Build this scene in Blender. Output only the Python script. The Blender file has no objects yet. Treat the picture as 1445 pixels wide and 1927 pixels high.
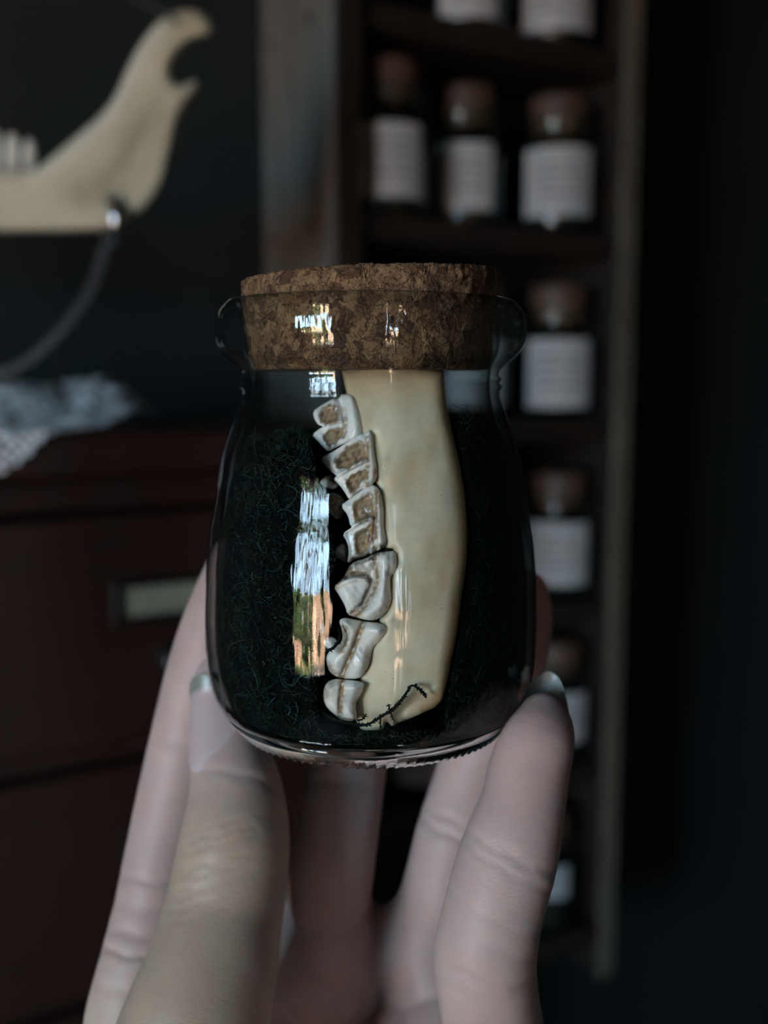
import bpy, math, random
import numpy as np
from mathutils import Vector, Matrix, noise

random.seed(7)
rng = np.random.default_rng(7)
scene = bpy.context.scene
COL = scene.collection

# ------------------------------------------------------------------ camera
F = 1900.0                       # focal length in pixels of the 1445x1927 frame
PITCH = math.radians(7.5)
CAM = np.array([0.0, 0.0, 1.35])
cd = bpy.data.cameras.new('camera')
cam = bpy.data.objects.new('camera', cd)
COL.objects.link(cam)
cam.location = CAM
cam.rotation_euler = (math.pi / 2 - PITCH, 0, 0)
cd.sensor_fit = 'VERTICAL'
cd.sensor_height = 24.0
cd.lens = 24.0 * F / 1927.0
cd.clip_start = 0.01
cd.dof.use_dof = True
cd.dof.focus_distance = 0.1575
cd.dof.aperture_fstop = cd.lens / 3.35
scene.camera = cam

# ------------------------------------------------------------------ sky, exposure
world = bpy.data.worlds.new('world')
scene.world = world
world.use_nodes = True
bg = world.node_tree.nodes['Background']
bg.inputs['Color'].default_value = (0.52, 0.77, 1.0, 1)
bg.inputs['Strength'].default_value = 5.0
scene.view_settings.view_transform = 'Standard'
scene.view_settings.look = 'None'
scene.view_settings.gamma = 1.0
scene.view_settings.use_curve_mapping = False
scene.view_settings.exposure = 2.42
scene.cycles.max_bounces = 10
scene.cycles.transparent_max_bounces = 40
scene.cycles.caustics_reflective = False
scene.cycles.caustics_refractive = True
scene.cycles.sample_clamp_indirect = 3.0

# room axes: U runs along the back wall to the right and away, W runs into the back wall
YAW = math.radians(30)
U = np.array([math.cos(YAW), math.sin(YAW), 0.0])
W = np.array([-math.sin(YAW), math.cos(YAW), 0.0])
ROOM = Matrix(((U[0], W[0], 0, 0), (U[1], W[1], 0, 0), (0, 0, 1, 0), (0, 0, 0, 1)))
def uwz(u, w, z):
    return np.array(U) * u + np.array(W) * w + np.array([0, 0, z])

U_L, U_R, W_F, W_B, Z_C = -1.8, 1.7, -2.0, 0.795, 2.5
WIN1 = (-0.93, -0.15, 0.60, 1.95)       # along W, and z, in wall_left
WIN2 = (-0.405, -0.275, 0.30, 1.37)       # along U, and z, in wall_front

sd = bpy.data.lights.new('sun', 'SUN')       # stands behind the house: lights the yard, never the room
sd.energy = 42.0; sd.angle = 0.01; sd.color = (1.0, 0.86, 0.70)
sun = bpy.data.objects.new('sun', sd); COL.objects.link(sun)
sun.rotation_euler = Vector(tuple(-(0.35 * U + 0.62 * W) + np.array([0, 0, -0.72]))).to_track_quat('-Z', 'Y').to_euler()

def portal(name, centre, normal, sx, sz):
    ld = bpy.data.lights.new(name, 'AREA')
    ld.shape = 'RECTANGLE'
    ld.size, ld.size_y = sx, sz
    ld.cycles.is_portal = True
    o = bpy.data.objects.new(name, ld)
    COL.objects.link(o)
    z = -Vector(normal)
    y = Vector((0, 0, 1))
    x = y.cross(z)
    m = Matrix((x, y, z)).transposed().to_4x4()
    m.translation = Vector(centre)
    o.matrix_world = m
portal('daylight_opening', uwz(U_L - 0.13, (WIN1[0] + WIN1[1]) / 2, (WIN1[2] + WIN1[3]) / 2), U, WIN1[1] - WIN1[0], WIN1[3] - WIN1[2])
portal('daylight_opening', uwz((WIN2[0] + WIN2[1]) / 2, W_F - 0.13, (WIN2[2] + WIN2[3]) / 2), W, WIN2[1] - WIN2[0], WIN2[3] - WIN2[2])

# ------------------------------------------------------------------ pixel helpers
CP, SP = math.cos(PITCH), math.sin(PITCH)
FWD = np.array([0, CP, -SP]); UPV = np.array([0, SP, CP]); RGT = np.array([1.0, 0, 0])
def at(px, py, d):
    """world point (metres) seen at a pixel, at a depth d (metres) along the lens axis"""
    px, py, d = np.asarray(px, float), np.asarray(py, float), np.asarray(d, float)
    x = (px - 722.5) / F * d
    z = (963.5 - py) / F * d
    return CAM + x[..., None] * RGT + d[..., None] * FWD + z[..., None] * UPV
def cam3(px, py, d):
    """pixel and depth in mm -> camera-axes mm (right, forward, up)"""
    return np.array([(px - 722.5) / F * d, d, (963.5 - py) / F * d])
def cam_to_world(V):
    V = np.asarray(V) / 1000.0
    return CAM + V[:, :1] * RGT + V[:, 1:2] * FWD + V[:, 2:3] * UPV
def world_to_px(P):
    q = np.asarray(P) - CAM
    d = q @ FWD
    return 722.5 + F * (q @ RGT) / d, 963.5 - F * (q @ UPV) / d, d
def on_wplane(px, py, w):
    """world point seen at a pixel, on the vertical plane W = w"""
    r = at(px, py, 1.0) - CAM
    t = (w - CAM @ W) / (r @ W)
    return CAM + r * t

# ------------------------------------------------------------------ mesh helpers
def np_mesh(name, V, Fc, smooth=True):
    V = np.asarray(V, np.float32); Fc = np.asarray(Fc, np.int32)
    n = Fc.shape[1]
    me = bpy.data.meshes.new(name)
    me.vertices.add(len(V)); me.vertices.foreach_set('co', V.ravel())
    me.loops.add(Fc.size); me.loops.foreach_set('vertex_index', Fc.ravel())
    me.polygons.add(len(Fc))
    me.polygons.foreach_set('loop_start', np.arange(len(Fc), dtype=np.int32) * n)
    if smooth:
        me.polygons.foreach_set('use_smooth', np.ones(len(Fc), bool))
    me.update(calc_edges=True)
    me.validate()
    return me
def link(name, me, mat, parent=None, loc=None):
    o = bpy.data.objects.new(name, me)
    COL.objects.link(o)
    if mat is not None and len(me.materials) == 0:
        me.materials.append(mat)
    if loc is not None:
        o.location = loc
    if parent is not None:
        o.parent = parent
    return o
def py_obj(name, verts, faces, mat, parent=None, smooth=False):
    me = bpy.data.meshes.new(name)
    me.from_pydata([tuple(map(float, v)) for v in verts], [], faces)
    if smooth:
        me.polygons.foreach_set('use_smooth', [True] * len(me.polygons))
    me.update()
    return link(name, me, mat, parent)
def tag(o, label=None, cat=None, group=None, kind=None):
    if label: o['label'] = label
    if cat: o['category'] = cat
    if group: o['group'] = group
    if kind: o['kind'] = kind
    return o
def empty(name, loc, label, cat, group=None, rot=None):
    o = bpy.data.objects.new(name, None)
    COL.objects.link(o)
    o.empty_display_size = 0.02
    o.location = loc
    if rot is not None: o.rotation_euler = rot
    return tag(o, label, cat, group)
def adopt(child, parent):
    """parent without moving: the vertices stay where they were built in world space"""
    pm = Matrix.LocRotScale(parent.location, parent.rotation_euler, parent.scale)
    child.parent = parent
    child.matrix_parent_inverse = pm.inverted()
    return child

class Box:
    """collects bevelled boxes, in whatever axes the caller uses"""
    def __init__(s): s.v, s.f = [], []
    def add(s, lo, hi, b=0.0):
        x0, y0, z0 = lo; x1, y1, z1 = hi
        n = len(s.v)
        if b <= 0:
            s.v += [(x, y, z) for z in (z0, z1) for y in (y0, y1) for x in (x0, x1)]
            s.f += [tuple(n + i for i in q) for q in ((0, 2, 3, 1), (4, 5, 7, 6), (0, 1, 5, 4), (2, 6, 7, 3), (0, 4, 6, 2), (1, 3, 7, 5))]
            return s
        idx = {}
        for sx in (0, 1):
            for sy in (0, 1):
                for sz in (0, 1):
                    c = ((x0, x1)[sx], (y0, y1)[sy], (z0, z1)[sz])
                    d = (b if sx == 0 else -b, b if sy == 0 else -b, b if sz == 0 else -b)
                    for a in range(3):
                        p = [c[k] + (0 if k == a else d[k]) for k in range(3)]
                        idx[(sx, sy, sz, a)] = len(s.v); s.v.append(tuple(p))
        q = lambda *k: s.f.append(tuple(idx[i] for i in k))
        for a in range(3):
            b1, c1 = (a + 1) % 3, (a + 2) % 3
            for sa in (0, 1):
                def key(sb, sc, ax=a):
                    k = [0, 0, 0]; k[a] = sa; k[b1] = sb; k[c1] = sc
                    return (k[0], k[1], k[2], ax)
                f = [key(0, 0), key(1, 0), key(1, 1), key(0, 1)]
                q(*(f if sa else f[::-1]))
            for sb in (0, 1):
                for sc in (0, 1):
                    def kk(sa, ax):
                        k = [0, 0, 0]; k[a] = sa; k[b1] = sb; k[c1] = sc
                        return (k[0], k[1], k[2], ax)
                    f = [kk(0, b1), kk(1, b1), kk(1, c1), kk(0, c1)]
                    q(*(f if (sb != sc) else f[::-1]))
        for sx in (0, 1):
            for sy in (0, 1):
                for sz in (0, 1):
                    f = [(sx, sy, sz, 0), (sx, sy, sz, 1), (sx, sy, sz, 2)]
                    q(*(f if (sx + sy + sz) % 2 else f[::-1]))
        return s
    def build(s, name, mat, parent=None):
        return py_obj(name, s.v, s.f, mat, parent)

def lathe(prof, seg=96, close=False, cap_top=False, cap_bottom=False, fn=None):
    """revolve (r, z) pairs about z; fn(r, z, ang) may push the points"""
    prof = np.asarray(prof, float); n = len(prof)
    a = np.linspace(0, 2 * np.pi, seg, endpoint=False)
    r = prof[:, 0][:, None] + 0 * a; z = prof[:, 1][:, None] + 0 * a
    if fn is not None: r, z = fn(r, z, a[None, :] + 0 * r)
    V = np.stack([r * np.cos(a), r * np.sin(a), z], -1).reshape(-1, 3)
    f = []
    m = n if close else n - 1
    i = np.arange(m)[:, None] * seg; i2 = ((np.arange(m) + 1) % n)[:, None] * seg
    j = np.arange(seg)[None, :]; j2 = (j + 1) % seg
    Fq = np.stack([i + j, i + j2, i2 + j2, i2 + j], -1).reshape(-1, 4)
    return V, Fq
def spline(pts, n):
    """Catmull-Rom through rows of pts, n samples"""
    P = np.asarray(pts, float)
    t = np.concatenate([[0], np.cumsum(np.linalg.norm(np.diff(P[:, :3], axis=0), axis=1))])
    tt = np.linspace(0, t[-1], n)
    m = np.gradient(P, t, axis=0)
    k = np.clip(np.searchsorted(t, tt, side='right') - 1, 0, len(P) - 2)
    h = (t[k + 1] - t[k]); u = ((tt - t[k]) / h)[:, None]; h = h[:, None]
    return ((2*u**3 - 3*u**2 + 1) * P[k] + (u**3 - 2*u**2 + u) * h * m[k] + (-2*u**3 + 3*u**2) * P[k+1] + (u**3 - u**2) * h * m[k+1])
def tube(path, radius, sides=6):
    """closed tube along a polyline; radius scalar or per point"""
    P = np.asarray(path, float); n = len(P)
    R = np.broadcast_to(np.asarray(radius, float), (n,))
    T = np.gradient(P, axis=0); T /= np.linalg.norm(T, axis=1)[:, None] + 1e-12
    up = np.array([0.13, 0.31, 0.94]); A = np.cross(T, up); A /= np.linalg.norm(A, axis=1)[:, None] + 1e-12
    B = np.cross(T, A)
    a = np.linspace(0, 2 * np.pi, sides, endpoint=False)
    V = P[:, None, :] + R[:, None, None] * (np.cos(a)[None, :, None] * A[:, None, :] + np.sin(a)[None, :, None] * B[:, None, :])
    V = V.reshape(-1, 3)
    i = np.arange(n - 1)[:, None] * sides; j = np.arange(sides)[None, :]; j2 = (j + 1) % sides
    Fq = np.stack([i + j, i + j2, i + sides + j2, i + sides + j], -1).reshape(-1, 4)
    return V, Fq
def merge(parts):
    V, Fs, n = [], [], 0
    for v, f in parts:
        V.append(v); Fs.append(np.asarray(f) + n); n += len(v)
    return np.concatenate(V), np.concatenate(Fs)

def surface_nets(f, org, h):
    """quad surface of f = 0 on a grid (f < 0 inside)"""
    nx, ny, nz = f.shape
    ins = f < 0
    cnt = np.zeros((nx-1, ny-1, nz-1), np.int16)
    for a in (0, 1):
        for b in (0, 1):
            for c in (0, 1):
                cnt += ins[a:nx-1+a, b:ny-1+b, c:nz-1+c]
    act = (cnt > 0) & (cnt < 8)
    I, J, K = np.nonzero(act)
    vid = np.full(act.shape, -1, np.int64); vid[I, J, K] = np.arange(len(I))
    acc = np.zeros((len(I), 3)); num = np.zeros(len(I))
    cor = [(a, b, c) for a in (0, 1) for b in (0, 1) for c in (0, 1)]
    for p in cor:
        for ax in range(3):
            if p[ax] == 0:
                q = list(p); q[ax] = 1
                f0 = f[I+p[0], J+p[1], K+p[2]]; f1 = f[I+q[0], J+q[1], K+q[2]]
                m = (f0 < 0) != (f1 < 0)
                t = np.where(m, f0 / np.where(m, f0 - f1, 1), 0)
                pos = np.array(p, float)[None, :].repeat(len(I), 0); pos[:, ax] += t
                acc[m] += pos[m]; num[m] += 1
    V = (acc / num[:, None] + np.stack([I, J, K], 1)) * np.asarray(h) + np.asarray(org)
    quads = []
    for ax in range(3):
        b, c = (ax + 1) % 3, (ax + 2) % 3
        s0 = [slice(None)] * 3; s1 = [slice(None)] * 3
        s0[ax] = slice(0, -1); s1[ax] = slice(1, None)
        A, B = ins[tuple(s0)], ins[tuple(s1)]
        E = np.array(np.nonzero(A != B)).T
        lim = np.array(act.shape)
        ok = (E[:, b] > 0) & (E[:, c] > 0) & (E[:, b] < lim[b]) & (E[:, c] < lim[c]) & (E[:, ax] < lim[ax])
        E = E[ok]
        def cell(db, dc):
            e = E.copy(); e[:, b] += db; e[:, c] += dc
            return vid[e[:, 0], e[:, 1], e[:, 2]]
        Q = np.stack([cell(-1, -1), cell(0, -1), cell(0, 0), cell(-1, 0)], 1)
        flip = ~A[E[:, 0], E[:, 1], E[:, 2]]
        Q[flip] = Q[flip][:, ::-1]
        quads.append(Q)
    return V, np.concatenate(quads)

def poly_sdf(poly, X, Y):
    """signed distance of points to a closed polygon, negative inside"""
    P = np.asarray(poly, float); Q = np.roll(P, -1, 0)
    d2 = np.full(X.shape, 1e18); ins = np.zeros(X.shape, bool)
    for (ax, ay), (bx, by) in zip(P, Q):
        ex, ey = bx - ax, by - ay
        wx, wy = X - ax, Y - ay
        t = np.clip((wx * ex + wy * ey) / (ex * ex + ey * ey + 1e-12), 0, 1)
        d2 = np.minimum(d2, (wx - t * ex) ** 2 + (wy - t * ey) ** 2)
        c = ((ay <= Y) != (by <= Y))
        xc = ax + (Y - ay) / (ey if abs(ey) > 1e-12 else 1e-12) * ex
        ins ^= c & (X < xc)
    return np.where(ins, -1, 1) * np.sqrt(d2)
def line_dist(pts, X, Y):
    d = np.full(X.shape, 1e9)
    for (ax, ay), (bx, by) in zip(pts[:-1], pts[1:]):
        ex, ey = bx - ax, by - ay
        t = np.clip(((X - ax) * ex + (Y - ay) * ey) / (ex * ex + ey * ey), 0, 1)
        d = np.minimum(d, np.hypot(X - ax - t * ex, Y - ay - t * ey))
    return d
def smooth_poly(poly, it=2):
    P = np.asarray(poly, float)
    for _ in range(it):
        Q = np.roll(P, -1, 0)
        P = np.stack([0.75 * P + 0.25 * Q, 0.25 * P + 0.75 * Q], 1).reshape(-1, 2)
    return P
def smin(a, b, k):
    h = np.clip(0.5 + 0.5 * (b - a) / k, 0, 1)
    return b + (a - b) * h - k * h * (1 - h)
def sstep(e0, e1, x):
    t = np.clip((x - e0) / (e1 - e0), 0, 1)
    return t * t * (3 - 2 * t)
def vnoise(x, y, z, seed=0):
    """cheap smooth pseudo-noise about -1..1"""
    r = np.random.default_rng(seed); s = 0
    for _ in range(6):
        k = r.normal(size=3); p = r.uniform(0, 6.28)
        s = s + np.sin(k[0] * x + k[1] * y + k[2] * z + p)
    return s / 3.0
def set_attr(me, name, col):
    """float colour per vertex"""
    a = me.color_attributes.new(name, 'FLOAT_COLOR', 'POINT')
    c = np.ones((len(me.vertices), 4), np.float32); c[:, :col.shape[1]] = col
    a.data.foreach_set('color', c.ravel())

# ------------------------------------------------------------------ materials
class NT:
    def __init__(s, name):
        s.m = bpy.data.materials.new(name); s.m.use_nodes = True
        s.t = s.m.node_tree; s.n = s.t.nodes
        s.bsdf = s.n['Principled BSDF']; s.out = s.n['Material Output']
    def node(s, ty, **kw):
        n = s.n.new(ty)
        for k, v in kw.items():
            if k in n.inputs: n.inputs[k].default_value = v
            else: setattr(n, k, v)
        return n
    def l(s, a, b): s.t.links.new(a, b); return b
    def set(s, **kw):
        for k, v in kw.items(): s.bsdf.inputs[k.replace('_', ' ')].default_value = v
        return s
    def coord(s, kind='Object', scale=(1, 1, 1)):
        tc = s.node('ShaderNodeTexCoord'); mp = s.node('ShaderNodeMapping')
        s.l(tc.outputs[kind], mp.inputs['Vector']); mp.inputs['Scale'].default_value = scale
        return mp.outputs['Vector']
    def noise(s, vec, scale, detail=4, rough=0.6, dist=0.0):
        n = s.node('ShaderNodeTexNoise'); s.l(vec, n.inputs['Vector'])
        n.inputs['Scale'].default_value = scale; n.inputs['Detail'].default_value = detail
        n.inputs['Roughness'].default_value = rough; n.inputs['Distortion'].default_value = dist
        return n.outputs['Fac']
    def ramp(s, fac, stops):
        r = s.node('ShaderNodeValToRGB'); s.l(fac, r.inputs['Fac'])
        e = r.color_ramp.elements
        while len(e) < len(stops): e.new(0.5)
        for q, (p, c) in zip(e, stops):
            q.position = p; q.color = (*c, 1) if len(c) == 3 else c
        return r.outputs['Color']
    def mix(s, fac, a, b, mode='MIX'):
        m = s.node('ShaderNodeMix', data_type='RGBA', blend_type=mode)
        for sock, v in ((m.inputs[0], fac), (m.inputs[6], a), (m.inputs[7], b)):
            if hasattr(v, 'is_linked'): s.l(v, sock)
            else: sock.default_value = v if not isinstance(v, tuple) or len(v) == 4 else (*v, 1)
        return m.outputs[2]
    def math(s, op, a, b=None, clamp=False):
        m = s.node('ShaderNodeMath', operation=op); m.use_clamp = clamp
        for sock, v in zip(m.inputs, (a, b)):
            if v is None: continue
            if hasattr(v, 'is_linked'): s.l(v, sock)
            else: sock.default_value = v
        return m.outputs[0]
    def bump(s, h, strength, dist):
        b = s.node('ShaderNodeBump'); s.l(h, b.inputs['Height'])
        b.inputs['Strength'].default_value = strength; b.inputs['Distance'].default_value = dist
        s.l(b.outputs['Normal'], s.bsdf.inputs['Normal']); return b
    def color(s, sock): s.l(sock, s.bsdf.inputs['Base Color']); return s

def plain(name, col, rough=0.7, nscale=30, namount=0.25, bump=0.0, **kw):
    t = NT(name); v = t.coord()
    f = t.noise(v, nscale)
    lo = tuple(c * (1 - namount) for c in col); hi = tuple(min(1, c * (1 + namount)) for c in col)
    t.color(t.ramp(f, [(0.3, lo), (0.7, hi)])); t.set(Roughness=rough, **kw)
    if bump: t.bump(f, bump, 0.001)
    return t.m

def thin_glass(name, tint=(0.985, 0.99, 0.985), edge=(0.50, 0.57, 0.54), wav=0.0, wscale=(1, 1, 1), rough=0.0, r0=0.04, epow=3.2):
    """clear wall: straight transmission, a Schlick mirror coat, darker where the wall is seen edge-on"""
    t = NT(name); t.n.remove(t.bsdf)
    geo = t.node('ShaderNodeNewGeometry')
    nrm = geo.outputs['Normal']
    if wav:
        v = t.coord('Object', wscale)
        b = t.node('ShaderNodeBump'); t.l(t.noise(v, 1.0, 3, 0.55), b.inputs['Height'])
        b.inputs['Strength'].default_value = wav; b.inputs['Distance'].default_value = 0.001
        nrm = b.outputs['Normal']
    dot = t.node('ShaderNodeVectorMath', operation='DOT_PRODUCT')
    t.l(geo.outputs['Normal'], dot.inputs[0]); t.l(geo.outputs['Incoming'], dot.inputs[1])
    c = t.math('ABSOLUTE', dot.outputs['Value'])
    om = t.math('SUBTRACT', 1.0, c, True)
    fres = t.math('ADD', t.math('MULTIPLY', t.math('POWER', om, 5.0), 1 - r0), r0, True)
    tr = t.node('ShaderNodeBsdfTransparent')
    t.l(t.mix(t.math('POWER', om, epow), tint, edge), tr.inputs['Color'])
    gl = t.node('ShaderNodeBsdfGlossy'); gl.inputs['Roughness'].default_value = rough
    t.l(nrm, gl.inputs['Normal'])
    mx = t.node('ShaderNodeMixShader')
    t.l(fres, mx.inputs[0]); t.l(tr.outputs[0], mx.inputs[1]); t.l(gl.outputs[0], mx.inputs[2])
    t.l(mx.outputs[0], t.out.inputs['Surface'])
    return t.m

def wood(name, dark, light, scale=(18, 18, 1.6), rough=0.55, bump=0.25, coord='Object', streak=1.0):
    t = NT(name); v = t.coord(coord, scale)
    n1 = t.noise(v, 1.4, 6, 0.65, 1.2); n2 = t.noise(v, 7.0, 3, 0.6)
    f = t.math('ADD', t.math('MULTIPLY', n1, 0.7), t.math('MULTIPLY', n2, 0.3))
    t.color(t.ramp(f, [(0.33, dark), (0.68, light)])); t.set(Roughness=rough)
    t.bump(f, bump, 0.002)
    return t.m

M = {}
M['wall'] = plain('dark_green_paint', (0.0046, 0.0088, 0.0080), 0.85, 6, 0.2)
M['wall_room'] = plain('dark_room_paint', (0.02, 0.02, 0.018), 0.9, 6, 0.2)
M['floor'] = wood('dark_floor_wood', (0.010, 0.006, 0.004), (0.03, 0.018, 0.01))
M['white_trim'] = plain('window_paint', (0.35, 0.34, 0.31), 0.5, 20, 0.1)
M['terrace'] = plain('terracotta_ground', (0.47, 0.27, 0.165), 0.9, 1.5, 0.3)
M['bark'] = plain('tree_bark', (0.03, 0.022, 0.016), 0.9, 12, 0.4)
M['hedge'] = plain('hedge_leaves', (0.05, 0.10, 0.02), 0.8, 9, 0.7)
M['grey_wood'] = wood('weathered_grey_wood', (0.050, 0.046, 0.039), (0.20, 0.182, 0.152), (26, 26, 3.2), 0.75, 0.5)
M['pale_wood'] = wood('worn_pale_wood', (0.05, 0.04, 0.027), (0.17, 0.14, 0.095), (26, 26, 4.2), 0.75, 0.4)
M['brown_wood'] = wood('brown_shelf_wood', (0.006, 0.0036, 0.002), (0.022, 0.012, 0.006), (3, 26, 26), 0.6, 0.3)
M['black_wood'] = plain('black_back_board', (0.004, 0.0042, 0.0035), 0.9, 20, 0.2)
M['red_wood'] = wood('dark_red_wood', (0.012, 0.0030, 0.0018), (0.030, 0.0082, 0.0042), (2.5, 30, 30), 0.5, 0.2)
M['nail_iron'] = plain('dark_iron', (0.012, 0.012, 0.012), 0.5, 60, 0.3)
M['old_brass'] = plain('blackened_brass', (0.03, 0.03, 0.026), 0.35, 80, 0.4, Metallic=0.8)
M['card'] = plain('old_card', (0.22, 0.225, 0.16), 0.8, 40, 0.12)
M['steel'] = plain('bright_steel', (0.55, 0.55, 0.57), 0.22, 60, 0.1, Metallic=1.0)
M['dull_steel'] = plain('dull_steel', (0.16, 0.16, 0.155), 0.35, 60, 0.2, Metallic=1.0)
M['cord'] = plain('grey_cord', (0.05, 0.05, 0.045), 0.8, 90, 0.3)
M['lace'] = plain('white_lace', (0.86, 0.87, 0.87), 0.9, 300, 0.2)
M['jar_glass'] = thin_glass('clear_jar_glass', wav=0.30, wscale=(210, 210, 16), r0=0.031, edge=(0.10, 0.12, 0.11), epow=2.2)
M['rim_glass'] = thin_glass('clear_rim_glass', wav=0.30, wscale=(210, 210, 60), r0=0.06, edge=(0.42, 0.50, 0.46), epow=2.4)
M['shelf_glass'] = thin_glass('shelf_jar_glass', tint=(0.9, 0.93, 0.9), rough=0.03)
t = NT('thick_base_glass'); t.set(Base_Color=(0.80, 0.84, 0.82, 1), Roughness=0.02, IOR=1.45)
t.bsdf.inputs['Transmission Weight'].default_value = 1.0; M['base_glass'] = t.m
def contents(name, col): return plain(name, col, 0.8, 120, 0.6, 0.5)
M['dark_contents'] = contents('dark_dried_contents', (0.010, 0.008, 0.006))
M['amber_contents'] = contents('amber_contents', (0.030, 0.017, 0.006))

# paper label with faint lines of print
t = NT('printed_label'); v = t.coord('UV')
sep = t.node('ShaderNodeSeparateXYZ'); t.l(v, sep.inputs[0])
wv = t.math('SINE', t.math('MULTIPLY', sep.outputs['Y'], 44.0))
ln = t.math('GREATER_THAN', wv, 0.35)
mp = t.node('ShaderNodeMapping'); t.l(v, mp.inputs['Vector']); mp.inputs['Scale'].default_value = (16, 7, 1)
wd = t.math('GREATER_THAN', t.noise(mp.outputs[0], 1.6, 2), 0.47)
inx = t.math('LESS_THAN', t.math('ABSOLUTE', t.math('SUBTRACT', sep.outputs['X'], 0.5)), 0.34)
iny = t.math('LESS_THAN', t.math('ABSOLUTE', t.math('SUBTRACT', sep.outputs['Y'], 0.5)), 0.30)
pr = t.math('MULTIPLY', t.math('MULTIPLY', ln, wd), t.math('MULTIPLY', inx, iny))
t.color(t.mix(t.math('MULTIPLY', pr, 0.75), (0.38, 0.372, 0.36), (0.07, 0.066, 0.062))); t.set(Roughness=0.85)
M['label'] = t.m
M['dark_cork'] = plain('dark_cork', (0.075, 0.038, 0.022), 0.55, 260, 0.5, 0.4)

# cork
t = NT('granulated_cork'); v = t.coord('Object', (1, 1, 1))
vo = t.node('ShaderNodeTexVoronoi'); vo.feature = 'F1'
wv = t.node('ShaderNodeVectorMath', operation='ADD')
nz = t.node('ShaderNodeTexNoise'); t.l(v, nz.inputs['Vector']); nz.inputs['Scale'].default_value = 420; nz.inputs['Detail'].default_value = 4
sc = t.node('ShaderNodeVectorMath', operation='SCALE'); t.l(nz.outputs['Color'], sc.inputs[0]); sc.inputs['Scale'].default_value = 0.0034
t.l(v, wv.inputs[0]); t.l(sc.outputs[0], wv.inputs[1]); t.l(wv.outputs[0], vo.inputs['Vector'])
vo.inputs['Scale'].default_value = 520; vo.inputs['Randomness'].default_value = 1.0
sepc = t.node('ShaderNodeSeparateColor'); t.l(vo.outputs['Color'], sepc.inputs[0])
big = t.noise(v, 190, 5, 0.7, 1.5)
base = t.ramp(t.math('ADD', t.math('MULTIPLY', sepc.outputs[0], .55), t.math('MULTIPLY', big, .45)), [(0.25, (0.20, 0.088, 0.040)), (0.5, (0.38, 0.185, 0.085)), (0.78, (0.56, 0.315, 0.155))])
vd = t.node('ShaderNodeTexVoronoi'); vd.feature = 'DISTANCE_TO_EDGE'; t.l(wv.outputs[0], vd.inputs['Vector']); vd.inputs['Scale'].default_value = 520
fine = t.noise(v, 1700, 4, 0.75)
pit = t.ramp(t.noise(v, 560, 5, 0.7, 2.5), [(0.36, (0.22, 0.17, 0.14)), (0.46, (1, 1, 1))])
c2 = t.mix(1.0, base, t.ramp(fine, [(0.3, (0.7, 0.68, 0.66)), (0.65, (1.1, 1.1, 1.1))]), 'MULTIPLY')
rg = t.math('ABSOLUTE', t.math('SUBTRACT', t.noise(v, 260, 3, 0.6, 0.7), 0.5))
crk = t.ramp(rg, [(0.0, (0.52, 0.46, 0.42)), (0.022, (1, 1, 1))])
t.color(t.mix(1.0, t.mix(1.0, c2, pit, 'MULTIPLY'), crk, 'MULTIPLY')); t.set(Roughness=0.85)
hh = t.math('ADD', t.math('MULTIPLY', sepc.outputs[1], 0.8), t.math('ADD', t.math('MULTIPLY', fine, .8), t.math('ADD', t.math('MULTIPLY', t.noise(v, 560, 5, 0.7, 2.5), 1.6), t.math('MULTIPLY', t.math('MINIMUM', rg, 0.05), 13.0))))
t.bump(hh, 0.9, 0.0009)
M['cork'] = t.m

# bone and teeth use a painted colour attribute for staining and for some shading
def attr_mat(name, rough, bump_s, bump_scale, sss=0.0, sssr=(1, 0.7, 0.4), coat=0.0, fleck=None, spec=0.5):
    t = NT(name); a = t.node('ShaderNodeAttribute', attribute_name='stain_shade')
    v = t.coord()
    n = t.noise(v, bump_scale, 5, 0.65)
    c = t.mix(0.35, a.outputs['Color'], t.ramp(n, [(0.3, (0.75, 0.72, 0.66)), (0.6, (1.05, 1.05, 1.05))]), 'MULTIPLY')
    if fleck:
        vo = t.node('ShaderNodeTexVoronoi'); t.l(v, vo.inputs['Vector']); vo.inputs['Scale'].default_value = fleck
        sp = t.node('ShaderNodeSeparateColor'); t.l(vo.outputs['Color'], sp.inputs[0])
        dot = t.math('MULTIPLY', t.math('LESS_THAN', vo.outputs['Distance'], 0.085), t.math('GREATER_THAN', sp.outputs[0], 0.80))
        c = t.mix(t.math('MULTIPLY', dot, 0.6), c, (0.14, 0.09, 0.045))
    t.color(c); t.set(Roughness=rough)
    t.bsdf.inputs['Specular IOR Level'].default_value = spec
    if sss:
        t.bsdf.inputs['Subsurface Weight'].default_value = sss
        t.bsdf.inputs['Subsurface Radius'].default_value = sssr
        t.bsdf.inputs['Subsurface Scale'].default_value = 0.001
    t.bump(n, bump_s, 0.0006)
    return t.m
M['bone'] = attr_mat('old_bone', 0.36, 0.14, 420, fleck=800, spec=0.5)
M['tooth'] = attr_mat('tooth_enamel', 0.16, 0.10, 900)
M['far_bone'] = attr_mat('ivory_bone', 0.6, 0.15, 60, spec=0.3)
# moss
t = NT('dark_moss'); a = t.node('ShaderNodeAttribute', attribute_name='stain_shade')
t.color(a.outputs['Color']); t.set(Roughness=0.9); t.bsdf.inputs['Specular IOR Level'].default_value = 0.12; M['moss'] = t.m
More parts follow.
